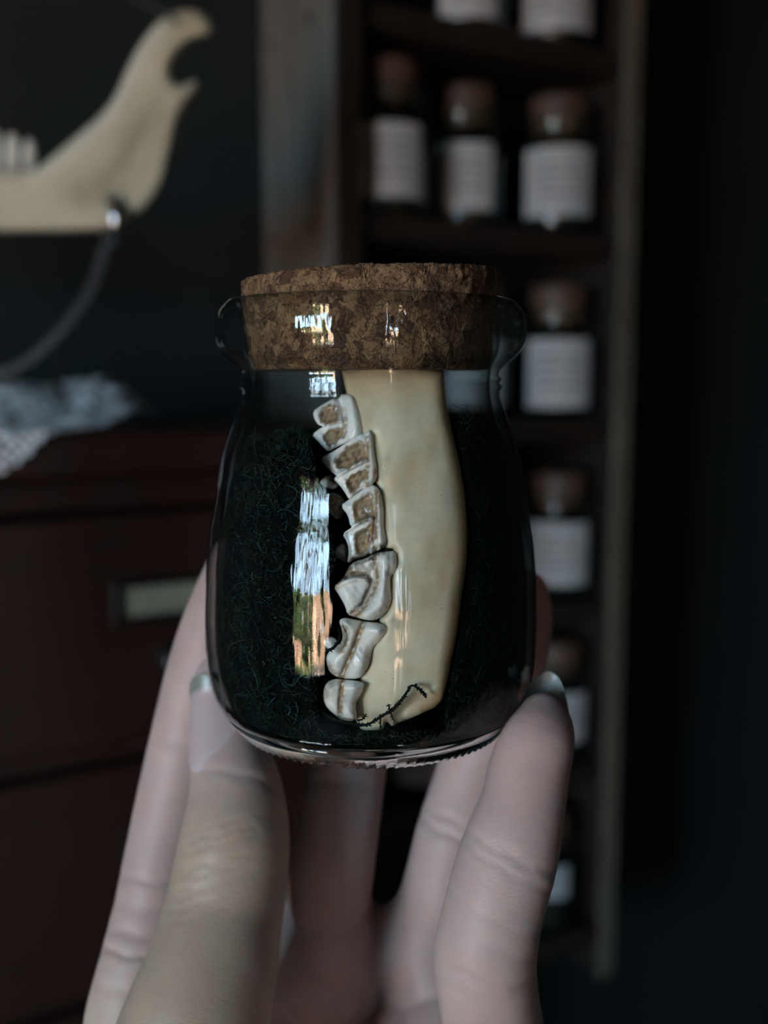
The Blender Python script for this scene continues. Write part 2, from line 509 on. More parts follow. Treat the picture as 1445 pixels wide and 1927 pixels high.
# skin
t = NT('skin'); a = t.node('ShaderNodeAttribute', attribute_name='stain_shade'); v = t.coord()
blot = t.noise(v, 120, 4, 0.6)
col = t.mix(0.5, a.outputs['Color'], t.ramp(blot, [(0.35, (0.90, 0.84, 0.82)), (0.65, (1.06, 1.06, 1.05))]), 'MULTIPLY')
t.color(col); t.set(Roughness=0.48)
t.bsdf.inputs['Specular IOR Level'].default_value = 0.35
t.bsdf.inputs['Subsurface Weight'].default_value = 0.18
t.bsdf.inputs['Subsurface Radius'].default_value = (1.0, 0.35, 0.2)
t.bsdf.inputs['Subsurface Scale'].default_value = 0.0025
vv = t.node('ShaderNodeTexVoronoi', feature='DISTANCE_TO_EDGE'); 
mp = t.node('ShaderNodeMapping'); t.l(v, mp.inputs['Vector']); mp.inputs['Scale'].default_value = (0.55, 0.7, 1.5); mp.inputs['Rotation'].default_value = (0.1, 0.5, 0.2)
nn = t.node('ShaderNodeTexNoise'); t.l(mp.outputs[0], nn.inputs['Vector']); nn.inputs['Scale'].default_value = 300
s2 = t.node('ShaderNodeVectorMath', operation='SCALE'); t.l(nn.outputs['Color'], s2.inputs[0]); s2.inputs['Scale'].default_value = 0.0012
ad = t.node('ShaderNodeVectorMath', operation='ADD'); t.l(mp.outputs[0], ad.inputs[0]); t.l(s2.outputs[0], ad.inputs[1])
t.l(ad.outputs[0], vv.inputs['Vector']); vv.inputs['Scale'].default_value = 1050
hgt = t.math('ADD', t.math('MULTIPLY', t.math('MINIMUM', vv.outputs['Distance'], 0.2), 2.2), t.math('MULTIPLY', t.noise(v, 900, 4), 0.5))
t.bump(hgt, 0.11, 0.0003)
M['skin'] = t.m
t = NT('nail'); a = t.node('ShaderNodeAttribute', attribute_name='stain_shade')
t.color(a.outputs['Color']); t.set(Roughness=0.3)
t.bsdf.inputs['Coat Weight'].default_value = 0.1; t.bsdf.inputs['Coat Roughness'].default_value = 0.12
M['nail'] = t.m

# ------------------------------------------------------------------ room
def room_box(name, boxes, mat, kind='structure'):
    b = Box()
    for lo, hi in boxes: b.add(lo, hi)
    o = b.build(name, mat); o.matrix_world = ROOM
    o['kind'] = kind
    return o
TH = 0.12
room_box('floor', [((U_L - TH, W_F - TH, -0.1), (U_R + TH, W_B + TH, 0.0))], M['floor'])
room_box('ceiling', [((U_L - TH, W_F - TH, Z_C), (U_R + TH, W_B + TH, Z_C + 0.1))], M['wall_room'])
room_box('wall_back', [((U_L - TH, W_B, 0), (U_R + TH, W_B + TH, Z_C))], M['wall'])
room_box('wall_right', [((U_R, W_F, 0), (U_R + TH, W_B, Z_C))], M['wall_room'])
a0, a1, z0, z1 = WIN1
room_box('wall_left', [((U_L - TH, W_F, 0), (U_L, a0, Z_C)), ((U_L - TH, a1, 0), (U_L, W_B, Z_C)),
                       ((U_L - TH, a0, 0), (U_L, a1, z0)), ((U_L - TH, a0, z1), (U_L, a1, Z_C))], M['wall_room'])
b0, b1, y0, y1 = WIN2
room_box('wall_front', [((U_L - TH, W_F - TH, 0), (b0, W_F, Z_C)), ((b1, W_F - TH, 0), (U_R + TH, W_F, Z_C)),
                        ((b0, W_F - TH, 0), (b1, W_F, y0)), ((b0, W_F - TH, y1), (b1, W_F, Z_C))], M['wall_room'])
fr = 0.018
def bars(name, boxes, parent=None):
    b = Box()
    for lo, hi in boxes: b.add(lo, hi, 0.004)
    o = b.build(name, M['white_trim'])
    return o
w1 = bars('window_1', [((U_L - 0.08, a0, z0), (U_L - 0.03, a0 + fr, z1)), ((U_L - 0.08, a1 - fr, z0), (U_L - 0.03, a1, z1)),
                       ((U_L - 0.08, a0, z0), (U_L - 0.03, a1, z0 + fr)), ((U_L - 0.08, a0, z1 - fr), (U_L - 0.03, a1, z1)),
                       ((U_L - 0.075, (a0 + a1) / 2 - 0.03, z0), (U_L - 0.035, (a0 + a1) / 2 + 0.03, z1))])
w1.matrix_world = ROOM; w1['kind'] = 'structure'
w2 = bars('window_2', [((b0, W_F - 0.08, y0), (b0 + fr, W_F - 0.03, y1)), ((b1 - fr, W_F - 0.08, y0), (b1, W_F - 0.03, y1)),
                       ((b0, W_F - 0.08, y0), (b1, W_F - 0.03, y0 + fr)), ((b0, W_F - 0.08, y1 - fr), (b1, W_F - 0.03, y1)),
                       (((b0 + b1) / 2 - 0.010, W_F - 0.075, y0), ((b0 + b1) / 2 + 0.010, W_F - 0.035, y1)),
                       ((b0, W_F - 0.075, 0.78), (b1, W_F - 0.035, 0.94))])
w2.matrix_world = ROOM; w2['kind'] = 'structure'
gr = Box().add((-14, -14, -0.4), (14, 14, -0.25)).build('ground', M['terrace']); gr['kind'] = 'structure'
def add_reflection_tree():
    o = empty('reflection_tree', uwz(U_L - 2.6, -1.05, -0.25), 'leafy tree added out of view to break up the wide window reflection', 'reflection_tree')  # unseen; added so trunk and leaves break up the reflected window
    V, Q = tube(spline(np.array([(0, 0, 0), (.06, .03, 1.0), (-.05, .0, 2.2), (.08, .04, 3.6)]), 14), np.linspace(.13, .07, 14), 9)
    link('trunk', np_mesh('tree_trunk', V, Q), M['bark'], o)
    r_ = np.random.default_rng(5); parts = []
    def leafcloud(c, rad, n):
        for _ in range(n):
            d = r_.normal(size=3); p = np.array(c) + d / np.linalg.norm(d) * rad * r_.uniform(.3, 1) ** .5
            a = r_.normal(size=3); a /= np.linalg.norm(a); b = np.cross(a, r_.normal(size=3)); b /= np.linalg.norm(b)
            L, w = r_.uniform(.06, .12), r_.uniform(.03, .05)
            parts.append((np.array([p - a * L, p + b * w, p + a * L, p - b * w]), np.array([[0, 1, 2, 3]])))
    for c, rad, n in (((0, .1, 3.6), .9, 700), ((.2, -.7, 3.0), .55, 300), ((-.1, .55, 2.9), .4, 200), ((.1, .40, 1.0), .30, 260), ((0, -.5, .8), .40, 300), ((0, 1.0, .70), .32, 220), ((.3, .05, .35), .35, 260), ((.3, .75, .2), .3, 200)): leafcloud(c, rad, n)
    f = link('foliage', np_mesh('tree_leaves', *merge(parts), smooth=False), M['hedge'], o); f['kind'] = 'stuff'
add_reflection_tree()

# ------------------------------------------------------------------ wooden wall shelf
S_W = 0.669                      # W of its front edges
S_U0, S_U1 = 0.439, 0.735        # outer faces of its side boards
def uz_of(px, py, w):
    p = on_wplane(px, py, w); return float(p @ U), float(p[2])
S_U0 = uz_of(624, 300, S_W)[0]
S_U1 = uz_of(1183, 700, S_W)[0]
shelf_z = [uz_of(1055, y, S_W + w)[1] for y, w in ((75, .004), (434, .004), (788, .004), (1118, .035), (1420, .035), (1722, .035))]
s_top, s_bot = shelf_z[0] + 0.32, shelf_z[-1] - 0.05
shelf = empty('shelf_unit', uwz(S_U0, S_W, s_bot), 'tall weathered wooden shelf unit holding corked jars on dark wall', 'shelf', rot=(0, 0, YAW))
def sbox(name, lo, hi, mat, b=0.0015, parent=shelf, org=(S_U0, S_W, s_bot)):
    lo = tuple(lo[i] - org[i] for i in range(3)); hi = tuple(hi[i] - org[i] for i in range(3))
    return Box().add(lo, hi, b).build(name, mat, parent)
TS, TR = 0.021, 0.016
S_B = W_B - 0.002
sbox('side_board', (S_U0, S_W, s_bot), (S_U0 + TS, S_B, s_top), M['grey_wood'])
sbox('side_board', (S_U1 - TR, S_W, s_bot), (S_U1, S_B, s_top), M['brown_wood'])
sbox('edge_strip', (S_U0 + .001, S_W - .004, s_bot), (S_U0 + TS + .002, S_W - .0005, s_top), M['brown_wood'], .001)
sbox('edge_strip', (S_U1 - TR - .002, S_W - .004, s_bot), (S_U1 + .001, S_W - .0005, s_top), M['pale_wood'], .001)
bot_z = uz_of(1085, 1765, S_W)[1]
sbox('bottom_rail', (S_U0 + TS, S_W - .003, bot_z - .012), (S_U1 - TR, S_W + .0012, bot_z + .010), M['brown_wood'])
sbox('back_board', (S_U0 + TS, S_B - 0.008, s_bot), (S_U1 - TR, S_B, s_top), M['black_wood'])
for z in shelf_z:
    sbox('shelf_board', (S_U0 + TS, S_W + 0.004, z - 0.019), (S_U1 - TR, S_B - 0.008, z), M['brown_wood'])
for z in shelf_z:
    for w in (0.035, 0.105):
        V, Fq = lathe([(0.0001, -0.0022), (0.003, -0.0020), (0.0045, -0.0012), (0.0048, 0.001)], 12)
        V = V[:, [2, 1, 0]]
        link('nail', np_mesh('nail', V, Fq), M['nail_iron'], shelf, (0.0, w, z - 0.008 - s_bot + random.uniform(-.004, .004)))

# corked jars on the shelf -------------------------------------------------------
def shelf_jar(px, row, label, group, lab_y, half_px, h=0.095, r=0.033, w=0.042, con='dark_contents', turn=0.0):
    W0 = S_W + w
    z = shelf_z[row] + .0003
    u = uz_of(px, lab_y[1], W0)[0]              # centre stands on its board, at the pixel column
    p = uwz(u, W0, z)
    o = empty('corked_jar', p, label, 'jar', group, rot=(0, 0, turn))
    dep = world_to_px(p)[2]
    half = math.asin(min(.97, half_px * dep / F / r))
    l0, l1 = (float(on_wplane(px, y, W0 - r * .85)[2]) - z for y in (lab_y[1], lab_y[0]))
    l0 = max(l0, .004); l1 = min(l1, h * .74)
    rn = r * 0.85
    outer = [(0.002, 0), (r * .86, 0), (r * .97, .003), (r, .008), (r, h * .70), (r * .96, h * .77), (rn, h * .84), (rn, h * .88), (r * .93, h * .91), (r * .95, h * .955), (r * .92, h * .99), (rn + .001, h)]
    inner = [(rn - .001, h * .97), (rn - .0015, h * .85), (r * .90, h * .76), (r - .002, h * .69), (r - .002, .009), (r * .85, .004), (0.002, .004)]
    V, Fq = lathe(outer + inner, 40)
    link('glass', np_mesh('shelf_jar_glass', V, Fq), M['shelf_glass'], o)
    top = h * random.uniform(.60, .72)
    cp = [(0.001, .005), (r * .80, .005), (r - .004, .010), (r - .004, top * .95), (r * .6, top), (0.001, top * 1.02)]
    V, Fq = lathe(cp, 28)
    link('contents', np_mesh('jar_contents', V, Fq), M[con], o)
    ck = [(0.001, h * .86), (rn - .003, h * .86), (rn - .0018, h * .90), (rn - .001, h + .016), (rn - .002, h + .018), (0.001, h + .0185)]
    V, Fq = lathe(ck, 32)
    link('cork', np_mesh('shelf_cork', V, Fq), M['dark_cork'], o)
    n = 18
    face = math.atan2(-p[1], -p[0]) - turn
    a = np.linspace(-half, half, n) + face
    rl = r + 0.0004
    vs, uv = [], []
    for zz, v_ in ((l0, 0), (l1, 1)):
        for k, q in enumerate(a):
            vs.append((rl * math.cos(q), rl * math.sin(q), zz)); uv.append((k / (n - 1), v_))
    for zz in (l0, l1):
        for k, q in enumerate(a): vs.append(((rl + .0003) * math.cos(q), (rl + .0003) * math.sin(q), zz))
    fs = [(k, k + 1, n + k + 1, n + k) for k in range(n - 1)]
    fo = [(2 * n + k, 2 * n + k + 1, 3 * n + k + 1, 3 * n + k) for k in range(n - 1)]
    rim = [(0, 2 * n, 3 * n, n), (n - 1, 2 * n - 1, 4 * n - 1, 3 * n - 1)]
    me = bpy.data.meshes.new('paper_label'); me.from_pydata(vs, [], fs + fo + rim)
    ul = me.uv_layers.new(name='UVMap')
    for lp in me.loops:
        k = lp.vertex_index % (2 * n); ul.data[lp.index].uv = uv[k]
    link('paper_label', me, M['label'], o)
    return o
G = 'corked jars on the wooden shelf'
shelf_jar(880, 0, 'jar at centre of the highest shelf in view, beside amber jar', G, (-80, 30), 52, con='amber_contents', r=.031)
shelf_jar(1046, 0, 'amber jar at right end of the highest shelf in view', G, (-75, 52), 66, con='amber_contents', r=.031, w=.033)
shelf_jar(727, 1, 'jar with brown cork beside the grey board, leftmost on second shelf', G, (228, 370), 60, h=.098, w=.0345)
shelf_jar(876, 1, 'jar with narrow white label, between two others on second shelf', G, (266, 394), 48, w=.05, r=.031, con='amber_contents')
shelf_jar(1049, 1, 'jar with blue glint under its label, rightmost on second shelf', G, (272, 404), 59, r=.031, w=.033)
shelf_jar(890, 2, 'jar behind the glass rim of the held jar, on third shelf', G, (640, 765), 50, w=.06)
shelf_jar(1049, 2, 'jar with bright square label on third shelf, right of held cork', G, (637, 768), 55, r=.031, w=.033)
shelf_jar(1049, 3, 'jar with grey label on fourth shelf, right of held jar', G, (986, 1104), 51, r=.031, w=.033)
shelf_jar(1042, 4, 'jar half hidden behind raised fingertip, on fifth shelf', G, (1288, 1402), 56, r=.031, w=.033)
shelf_jar(798, 4, 'jar glimpsed under the held jar between fingers, on fifth shelf', G, (1350, 1480), 56)
shelf_jar(1022, 5, 'jar on the lowest shelf, peeking past the right finger', G, (1590, 1695), 44, r=.031, w=.033)

# ------------------------------------------------------------------ card cabinet
C_W = 0.58
cu_c, c_ztop = uz_of(300, 806, C_W)
C_U1 = cu_c + 0.135; C_U0 = C_U1 - 0.52
C_WB = W_B - 0.003
cab = empty('card_cabinet', uwz(C_U0, C_W, 0), 'dark red wooden card cabinet with labelled drawers under lace doily', 'cabinet', rot=(0, 0, YAW))
org = (C_U0, C_W, 0.0)
def cbox(name, lo, hi, mat, b=0.002, parent=cab): return sbox(name, lo, hi, mat, b, parent, org)
cbox('top_board', (C_U0 - .012, C_W - .014, c_ztop - .027), (C_U1 + .012, C_WB, c_ztop), M['red_wood'], .004)
DH, DG = 0.140, 0.010
z = c_ztop - .027 - .020
cbox('rail', (C_U0, C_W + .006, z), (C_U1, C_WB, c_ztop - .027), M['red_wood'])
rows = []
while z - DH > 0.12:
    rows.append((z - DH, z)); z -= DH + DG
z_low = z
bk = Box()
for lo, hi in (((C_U0, C_W, z_low - .06), (C_U0 + .018, C_WB, rows[0][1])), ((C_U1 - .018, C_W, z_low - .06), (C_U1, C_WB, rows[0][1])),
               (((C_U0 + C_U1) / 2 - .009, C_W + .003, z_low), ((C_U0 + C_U1) / 2 + .009, C_WB, rows[0][1])),
               ((C_U0, C_WB - .01, z_low), (C_U1, C_WB, rows[0][1])), ((C_U0, C_W, z_low - .06), (C_U1, C_WB, z_low))):
    bk.add(tuple(lo[i] - org[i] for i in range(3)), tuple(hi[i] - org[i] for i in range(3)), .001)
for a, b in rows:
    bk.add((.018, .003, a - DG - 0), (C_U1 - C_U0 - .018, .05, a - .0005), .001)
bk.build('carcass', M['red_wood'], cab)
for uu in (C_U0 + .01, C_U1 - .05):
    for ww in (C_W + .01, C_WB - .05):
        cbox('leg', (uu, ww, 0), (uu + .04, ww + .04, z_low - .06), M['red_wood'])
half = (C_U1 - C_U0 - .036 - .018) / 2
first = None
for ri, (za, zb) in enumerate(rows):
    for ci in range(2):
        ua = C_U0 + .018 + ci * (half + .018)
        o = bpy.data.objects.new('drawer', None)
        if first is None:
            b = Box(); b.add((.0015, -.006, .0015), (half - .0015, .006, DH - .0015), .003)
            b.add((.006, .006, .006), (half - .006, .19, DH * .8), 0)
            dm = b.build('drawer', M['red_wood'], cab)
            hx, hz = half / 2, DH * 0.62
            b = Box()
            hw, hh = .033, .0125
            for lo, hi in (((-hw, 0, -hh), (hw, .003, -hh + .004)), ((-hw, 0, hh - .004), (hw, .003, hh)), ((-hw, 0, -hh), (-hw + .005, .003, hh)), ((hw - .005, 0, -hh), (hw, .003, hh))):
                b.add((hx + lo[0], -.0095, hz + lo[2]), (hx + hi[0], -.0060, hz + hi[2]), .0007)
            hm = b.build('label_holder', M['old_brass'], dm)
            cm = Box().add((hx - hw + .004, -.0072, hz - hh + .003), (hx + hw - .004, -.0062, hz + hh - .003), 0).build('card', M['card'], dm)
            V, Fq = lathe([(.001, .020), (.006, .0195), (.0095, .016), (.0095, .013), (.005, .009), (.004, .004), (.008, .001), (.008, 0)], 20)
            V = np.stack([V[:, 0] + hx, -.006 - V[:, 2], V[:, 1] + hz - .036], 1)
            km = link('pull', np_mesh('pull', V, Fq), M['old_brass'], dm)
            first = (dm, hm, cm, km)
            d = dm
        else:
            d = first[0].copy(); COL.objects.link(d); d.parent = cab
            for q in first[1:]:
                e = q.copy(); COL.objects.link(e); e.parent = d
        d.location = (ua - C_U0, 0, za)

# lace doily on the cabinet --------------------------------------------------------
def doily():
    cell = 0.0016
    poly_px = [(-140, 800), (-60, 772), (60, 768), (130, 758), (190, 748), (245, 762), (318, 775), (300, 783), (262, 787), (235, 795), (180, 805), (112, 814)]
    # plan outline on the top board, in (U, W), from the photo's outline taken down to the board
    plan = []
    front = C_W - .016
    u = lambda px, w: uz_of(px, 800, w)[0]
    ctr_u, ctr_w = u(60, C_W + .03), C_W + .06
    n_u, n_w = 210, 150
    us = np.linspace(u(-160, C_W), u(330, C_W + .05), n_u)
    ws = np.linspace(C_W - .075, C_W + .13, n_w)
    UU, WW = np.meshgrid(us, ws, indexing='ij')
    # cloth lies on the board for w > front, and folds down over the edge for w < front
    over = np.clip(front - WW, 0, None)
    bump = .010 * np.exp(-(((UU - u(195, C_W + .09)) / .022) ** 2)) * np.exp(-((WW - C_W - .105) / .05) ** 2) \
         + .010 * np.exp(-(((UU - u(20, C_W + .07)) / .05) ** 2)) * np.exp(-((WW - C_W - .10) / .05) ** 2)
    bump = bump + .012 * sstep(front + .004, front + .10, WW) * sstep(u(345, C_W + .05), u(200, C_W + .08), UU)
    wr = .0046 * vnoise(UU * 130, WW * 110, 0 * UU, 3) * sstep(front, front + .02, WW)
    Z = np.where(over > 0, c_ztop + .0012 - over, c_ztop + .0016 + bump + np.abs(wr))
    Wp = np.where(over > 0, front - .0012 - .0015 * np.abs(vnoise(UU * 110, over * 40, 0 * UU, 5)), WW)
    P = UU[..., None] * U + Wp[..., None] * W + Z[..., None] * np.array([0, 0, 1.0])
    # outline in the sheet's own (u, w) coordinates
    ue = lambda px: u(px, front)
    out = [(ue(-160), C_W - .075), (ue(-20), C_W - .040), (ue(12), C_W - .038), (ue(50), C_W - .031), (ue(88), C_W - .020), (ue(112), front),
           (ue(180), front + .010), (ue(232), front + .020), (u(262, C_W + .03), C_W + .034), (u(318, C_W + .06), C_W + .066),
           (u(250, C_W + .10), C_W + .105), (u(190, C_W + .11), C_W + .125), (u(60, C_W + .11), C_W + .125), (ue(-160), C_W + .125)]
    d = poly_sdf(out, UU, WW)
    ang = (UU * 1.0 + WW * .6)
    scal = .0022 * np.abs(np.sin(UU * 330 + WW * 150))
    keep_v = d < -.0025 + scal
    # lace eyelets
    e1 = (np.sin(UU * 900) * np.sin(WW * 900) > .55) & (d > -.012) & (d < -.003)
    e2 = (np.sin(UU * 420 + 1) * np.sin(WW * 420) > .62) & (d < -.014)
    keep = keep_v & ~e1 & ~e2
    q = keep[:-1, :-1] & keep[1:, :-1] & keep[1:, 1:] & keep[:-1, 1:]
    idx = np.arange(n_u * n_w).reshape(n_u, n_w)
    Fq = np.stack([idx[:-1, :-1], idx[1:, :-1], idx[1:, 1:], idx[:-1, 1:]], -1)[q]
    me = np_mesh('lace_doily', P.reshape(-1, 3), Fq)
    o = link('lace_doily', me, M['lace'])
    md = o.modifiers.new('thick', 'SOLIDIFY'); md.thickness = .0008
    return tag(o, 'white lace doily lying rumpled over the corner of dark red cabinet', 'doily')
doily()

# ------------------------------------------------------------------ mandible hanging above the cabinet
JD = 0.585
jaw_poly = smooth_poly([(-470, 400), (-440, 360), (-330, 345), (-150, 330), (0, 319), (62, 322), (82, 308), (110, 286), (150, 251), (190, 216), (218, 182), (238, 132), (262, 86), (296, 40), (326, 22), (360, 17), (388, 30), (403, 56),
    (392, 68), (370, 70), (345, 84), (327, 106), (317, 132), (322, 152), (338, 163), (355, 156), (372, 148), (368, 170), (350, 194), (338, 214), (330, 246), (322, 286), (311, 330), (300, 360), (275, 395), (240, 420), (205, 433), (150, 434), (60, 437), (-100, 438), (-300, 432), (-430, 420)], 2)
def jaw():
    h = 4.0; hd = 0.0010
    xs = np.arange(-490, 425, h); ys = np.arange(-2, 460, h); ds = np.arange(-.013, .0131, hd)
    X, Y = np.meshgrid(xs, ys, indexing='ij')
    s = poly_sdf(jaw_poly, X, Y) * JD / F
    fossa = sstep(-.006, -.020, poly_sdf([(95, 372), (190, 300), (245, 215), (290, 160), (322, 190), (312, 260), (290, 330), (230, 390), (150, 405)], X, Y) * JD / F)
    halfT = .0085 - .0042 * fossa - .002 * sstep(240, 120, Y)
    r = np.minimum(.006, halfT - .0005)
    D = ds[None, None, :]
    q0 = (s + r)[..., None] + 0 * D; q1 = np.abs(D) - (halfT - r)[..., None]
    f = np.minimum(np.maximum(q0, q1), 0) + np.hypot(np.maximum(q0, 0), np.maximum(q1, 0)) - r[..., None]
    f += .0004 * vnoise(X[..., None] / 40, Y[..., None] / 40, D * 120, 11)
    V, Q = surface_nets(f, (xs[0], ys[0], ds[0]), (h, h, hd))
    P = at(V[:, 0], V[:, 1], JD + V[:, 2])
    org_ = at(np.array(150.), np.array(430.), np.array(JD))
    o = empty('mandible', org_, 'ivory animal mandible hanging on dark wall above the lace doily', 'bone')
    me = np_mesh('mandible_bone', P - org_, Q[:, ::-1])
    k = .5 + .5 * vnoise(V[:, 0] / 45, V[:, 1] / 45, V[:, 2] * 60, 5)
    base = np.array([.52, .46, .325]); tan = np.array([.33, .275, .17])
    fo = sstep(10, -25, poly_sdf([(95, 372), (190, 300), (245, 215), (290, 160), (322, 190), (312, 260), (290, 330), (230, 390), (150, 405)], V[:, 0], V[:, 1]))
    c = base + (tan - base) * np.clip(.35 * k + .45 * fo + .5 * sstep(120, 30, V[:, 1]), 0, 1)[:, None]  # hollow of the jaw browned to paint in its shade
    rdg_light = np.exp(-(line_dist([(60, 335), (110, 305), (165, 255), (205, 218), (232, 170), (255, 115), (300, 55)], V[:, 0], V[:, 1]) / 16) ** 2)
    c = c + (np.array([.62, .58, .46]) - c) * (.7 * rdg_light)[:, None]  # front ridge painted lighter, as if catching the light
    set_attr(me, 'stain_shade', c)
    link('bone', me, M['far_bone'], o)
    for (x0, x1, t, g) in ((-55, -28, 240, 3), (-22, 4, 243, 2), (9, 37, 249, 0), (44, 66, 258, 1)):
        tp = [(x0, 332), (x0 - 1, 290), (x0 + 2, t + 10), ((x0 + x1) / 2 - 3, t), (x1 - 3, t + 6), (x1 + 1, 290), (x1, 332)]
        tp = smooth_poly(tp, 2)
        xs2 = np.arange(x0 - 8, x1 + 9, 1.5); ys2 = np.arange(t - 8, 340, 2.0); d2 = np.arange(-.006, .0061, .0006)
        X2, Y2 = np.meshgrid(xs2, ys2, indexing='ij'); s2 = poly_sdf(tp, X2, Y2) * JD / F
        q0 = (s2 + .0025)[..., None] + 0 * d2; q1 = np.abs(d2)[None, None] - .0025 + 0 * q0
        f2 = np.minimum(np.maximum(q0, q1), 0) + np.hypot(np.maximum(q0, 0), np.maximum(q1, 0)) - .0025
        V2, Q2 = surface_nets(f2, (xs2[0], ys2[0], d2[0]), (1.5, 2.0, .0006))
        m2 = np_mesh('jaw_tooth', at(V2[:, 0], V2[:, 1], JD + V2[:, 2]) - org_, Q2[:, ::-1])
        set_attr(m2, 'stain_shade', np.array([.55, .53, .45])[None] * (1 - .35 * sstep(290, 320, V2[:, 1]))[:, None])
        link('tooth', m2, M['far_bone'], o)
    return o
jaw()
# steel ring through the angle of the jaw, chain swags, cord
def torus(c, R, r, nrm, seg=28, sides=8):
    n = Vector(nrm).normalized(); a = n.orthogonal().normalized(); b = n.cross(a)
    t_ = np.linspace(0, 2 * np.pi, seg, endpoint=False); p_ = np.linspace(0, 2 * np.pi, sides, endpoint=False)
    A, B, N = map(np.array, (a, b, n))
    dirs = np.cos(t_)[:, None] * A + np.sin(t_)[:, None] * B
    V = np.asarray(c) + dirs[:, None, :] * (R + r * np.cos(p_))[None, :, None] + (r * np.sin(p_))[None, :, None] * N
    V = V.reshape(-1, 3); i = np.arange(seg)[:, None]; j = np.arange(sides)[None, :]
    Q = np.stack([i * sides + j, ((i + 1) % seg) * sides + j, ((i + 1) % seg) * sides + (j + 1) % sides, i * sides + (j + 1) % sides], -1).reshape(-1, 4)
    return V, Q
ring = link('metal_ring', np_mesh('metal_ring', *torus(at(208., 415., JD - .006), .0115, .0034, RGT * .85 + UPV * .1 + FWD * .45)), M['steel'])
tag(ring, 'bright steel ring through the lower corner of hanging mandible', 'ring')
def chain(name, pts, label, mat, pitch=.0042):
    P = spline(np.array(pts), 400)
    L = np.concatenate([[0], np.cumsum(np.linalg.norm(np.diff(P, axis=0), axis=1))])
    n = int(L[-1] / pitch); parts = []
    for k in range(n):
        s_ = (k + .5) * pitch
        c = np.array([np.interp(s_, L, P[:, i]) for i in range(3)])
        c2 = np.array([np.interp(s_ + pitch * .3, L, P[:, i]) for i in range(3)]); tdir = c2 - c; tdir /= np.linalg.norm(tdir)
        side = np.cross(tdir, FWD if k % 2 else RGT); side /= np.linalg.norm(side) + 1e-9
        V, Q = torus((0, 0, 0), .0026, .0006, side, 12, 5)
        V = V + np.outer(V @ tdir, tdir) * .35 + c
        parts.append((V, Q))
    o = link(name, np_mesh(name, *merge(parts)), mat)
    return tag(o, label, 'chain')
J = lambda x, y, d=JD: at(float(x), float(y), d)
chain('chain', [J(205, 447), J(193, 480), J(172, 540), J(140, 590), J(98, 638), J(45, 682), J(-10, 705), J(-120, 722), J(-260, 640), J(-360, 440)],
      'thin steel chain swagging from ring under hanging mandible, out to the left', M['dull_steel'])
chain('chain', [J(130, 606, .59), J(122, 650, .60), J(113, 700, .615), J(108, 745, .63), J(104, 757, .638)],
      'short dark chain end hanging down behind the doily', M['nail_iron'])
hookp = on_wplane(60., -130., W_B - .001)
cord = link('cord', np_mesh('cord', *tube(spline(np.array([J(336, 44, JD - .009), J(318, 30, JD - .009), J(290, 16, JD), J(245, -8, JD + .03), hookp * .5 + J(245, -8, JD + .03) * .5, hookp]), 40), .0009, 6)), M['cord'])
tag(cord, 'thin grey cord holding up the pointed end of mandible', 'cord')

# ------------------------------------------------------------------ the glass jar
AX = np.array([-0.0023, 0.180 * CP, 1.35 - 0.180 * SP])      # jar axis, at the height of the lens axis
JZ0 = -0.0389
jar = empty('glass_jar', AX + np.array([0, 0, JZ0]), 'clear corked glass jar of moss and jawbone held in hand', 'jar')
out_prof = np.array([(25.0, 36.5), (26.09, 35.2), (26.78, 33.7), (26.95, 32.0), (26.84, 30.1), (26.1, 28.5), (25.2, 27.4), (24.19, 26.5), (22.9, 25.6), (22.35, 24.9), (22.2, 24.0), (22.75, 23.4), (22.3, 22.8), (22.85, 22.2), (22.42, 21.4), (23.0, 19.2),
                     (23.78, 17.0), (24.95, 13.4), (26.13, 9.8), (26.85, 6.2), (27.43, 2.5), (28.05, -.4), (28.55, -3.4), (29.1, -9), (29.45, -15.0), (29.62, -19.5), (29.5, -24.0), (29.0, -29.0), (28.2, -32.0), (27.0, -34.3)])
in_prof = np.array([(26.0, -34.2), (26.7, -31.6), (27.4, -28.6), (27.9, -24), (28.0, -19.5), (27.8, -15), (27.45, -9), (26.9, -3.4), (26.4, -.4), (25.8, 2.5), (25.2, 6.2), (24.4, 9.8), (23.1, 13.4), (21.9, 17), (21.2, 19.2),
                    (20.8, 21.5), (20.75, 24), (21.0, 25.6), (21.9, 27.5), (22.4, 30), (22.6, 33), (23.0, 35.6), (23.6, 36.6), (24.3, 36.8)])
def dens(P, k=3):
    n = (len(P) - 1) * k + 1
    Q = np.concatenate([P, np.zeros((len(P), 1))], 1)
    return spline(Q, n)[:, :2]
gp = np.concatenate([dens(out_prof), dens(in_prof)])
def wavy(r, z, a):
    w = .55 * np.sin(a * 17 + z * 260 + 1.0) + .45 * np.sin(a * 29 - z * 420 + 2.2) + .6 * np.sin(a * 9 + z * 330)
    return r + .000036 * w + .000022 * np.sin(z * 900 + a * 5), z
V, Fq = lathe(gp / 1000.0, 320, close=True, fn=wavy)
V[:, 2] -= JZ0
gl = np_mesh('jar_glass', V, Fq)
gl.materials.append(M['jar_glass']); gl.materials.append(M['rim_glass'])
zc = V[Fq[:len(gl.polygons)], 2].mean(1) + JZ0
gl.polygons.foreach_set('material_index', (zc > .0235).astype(np.int32))
link('glass', gl, None, jar)
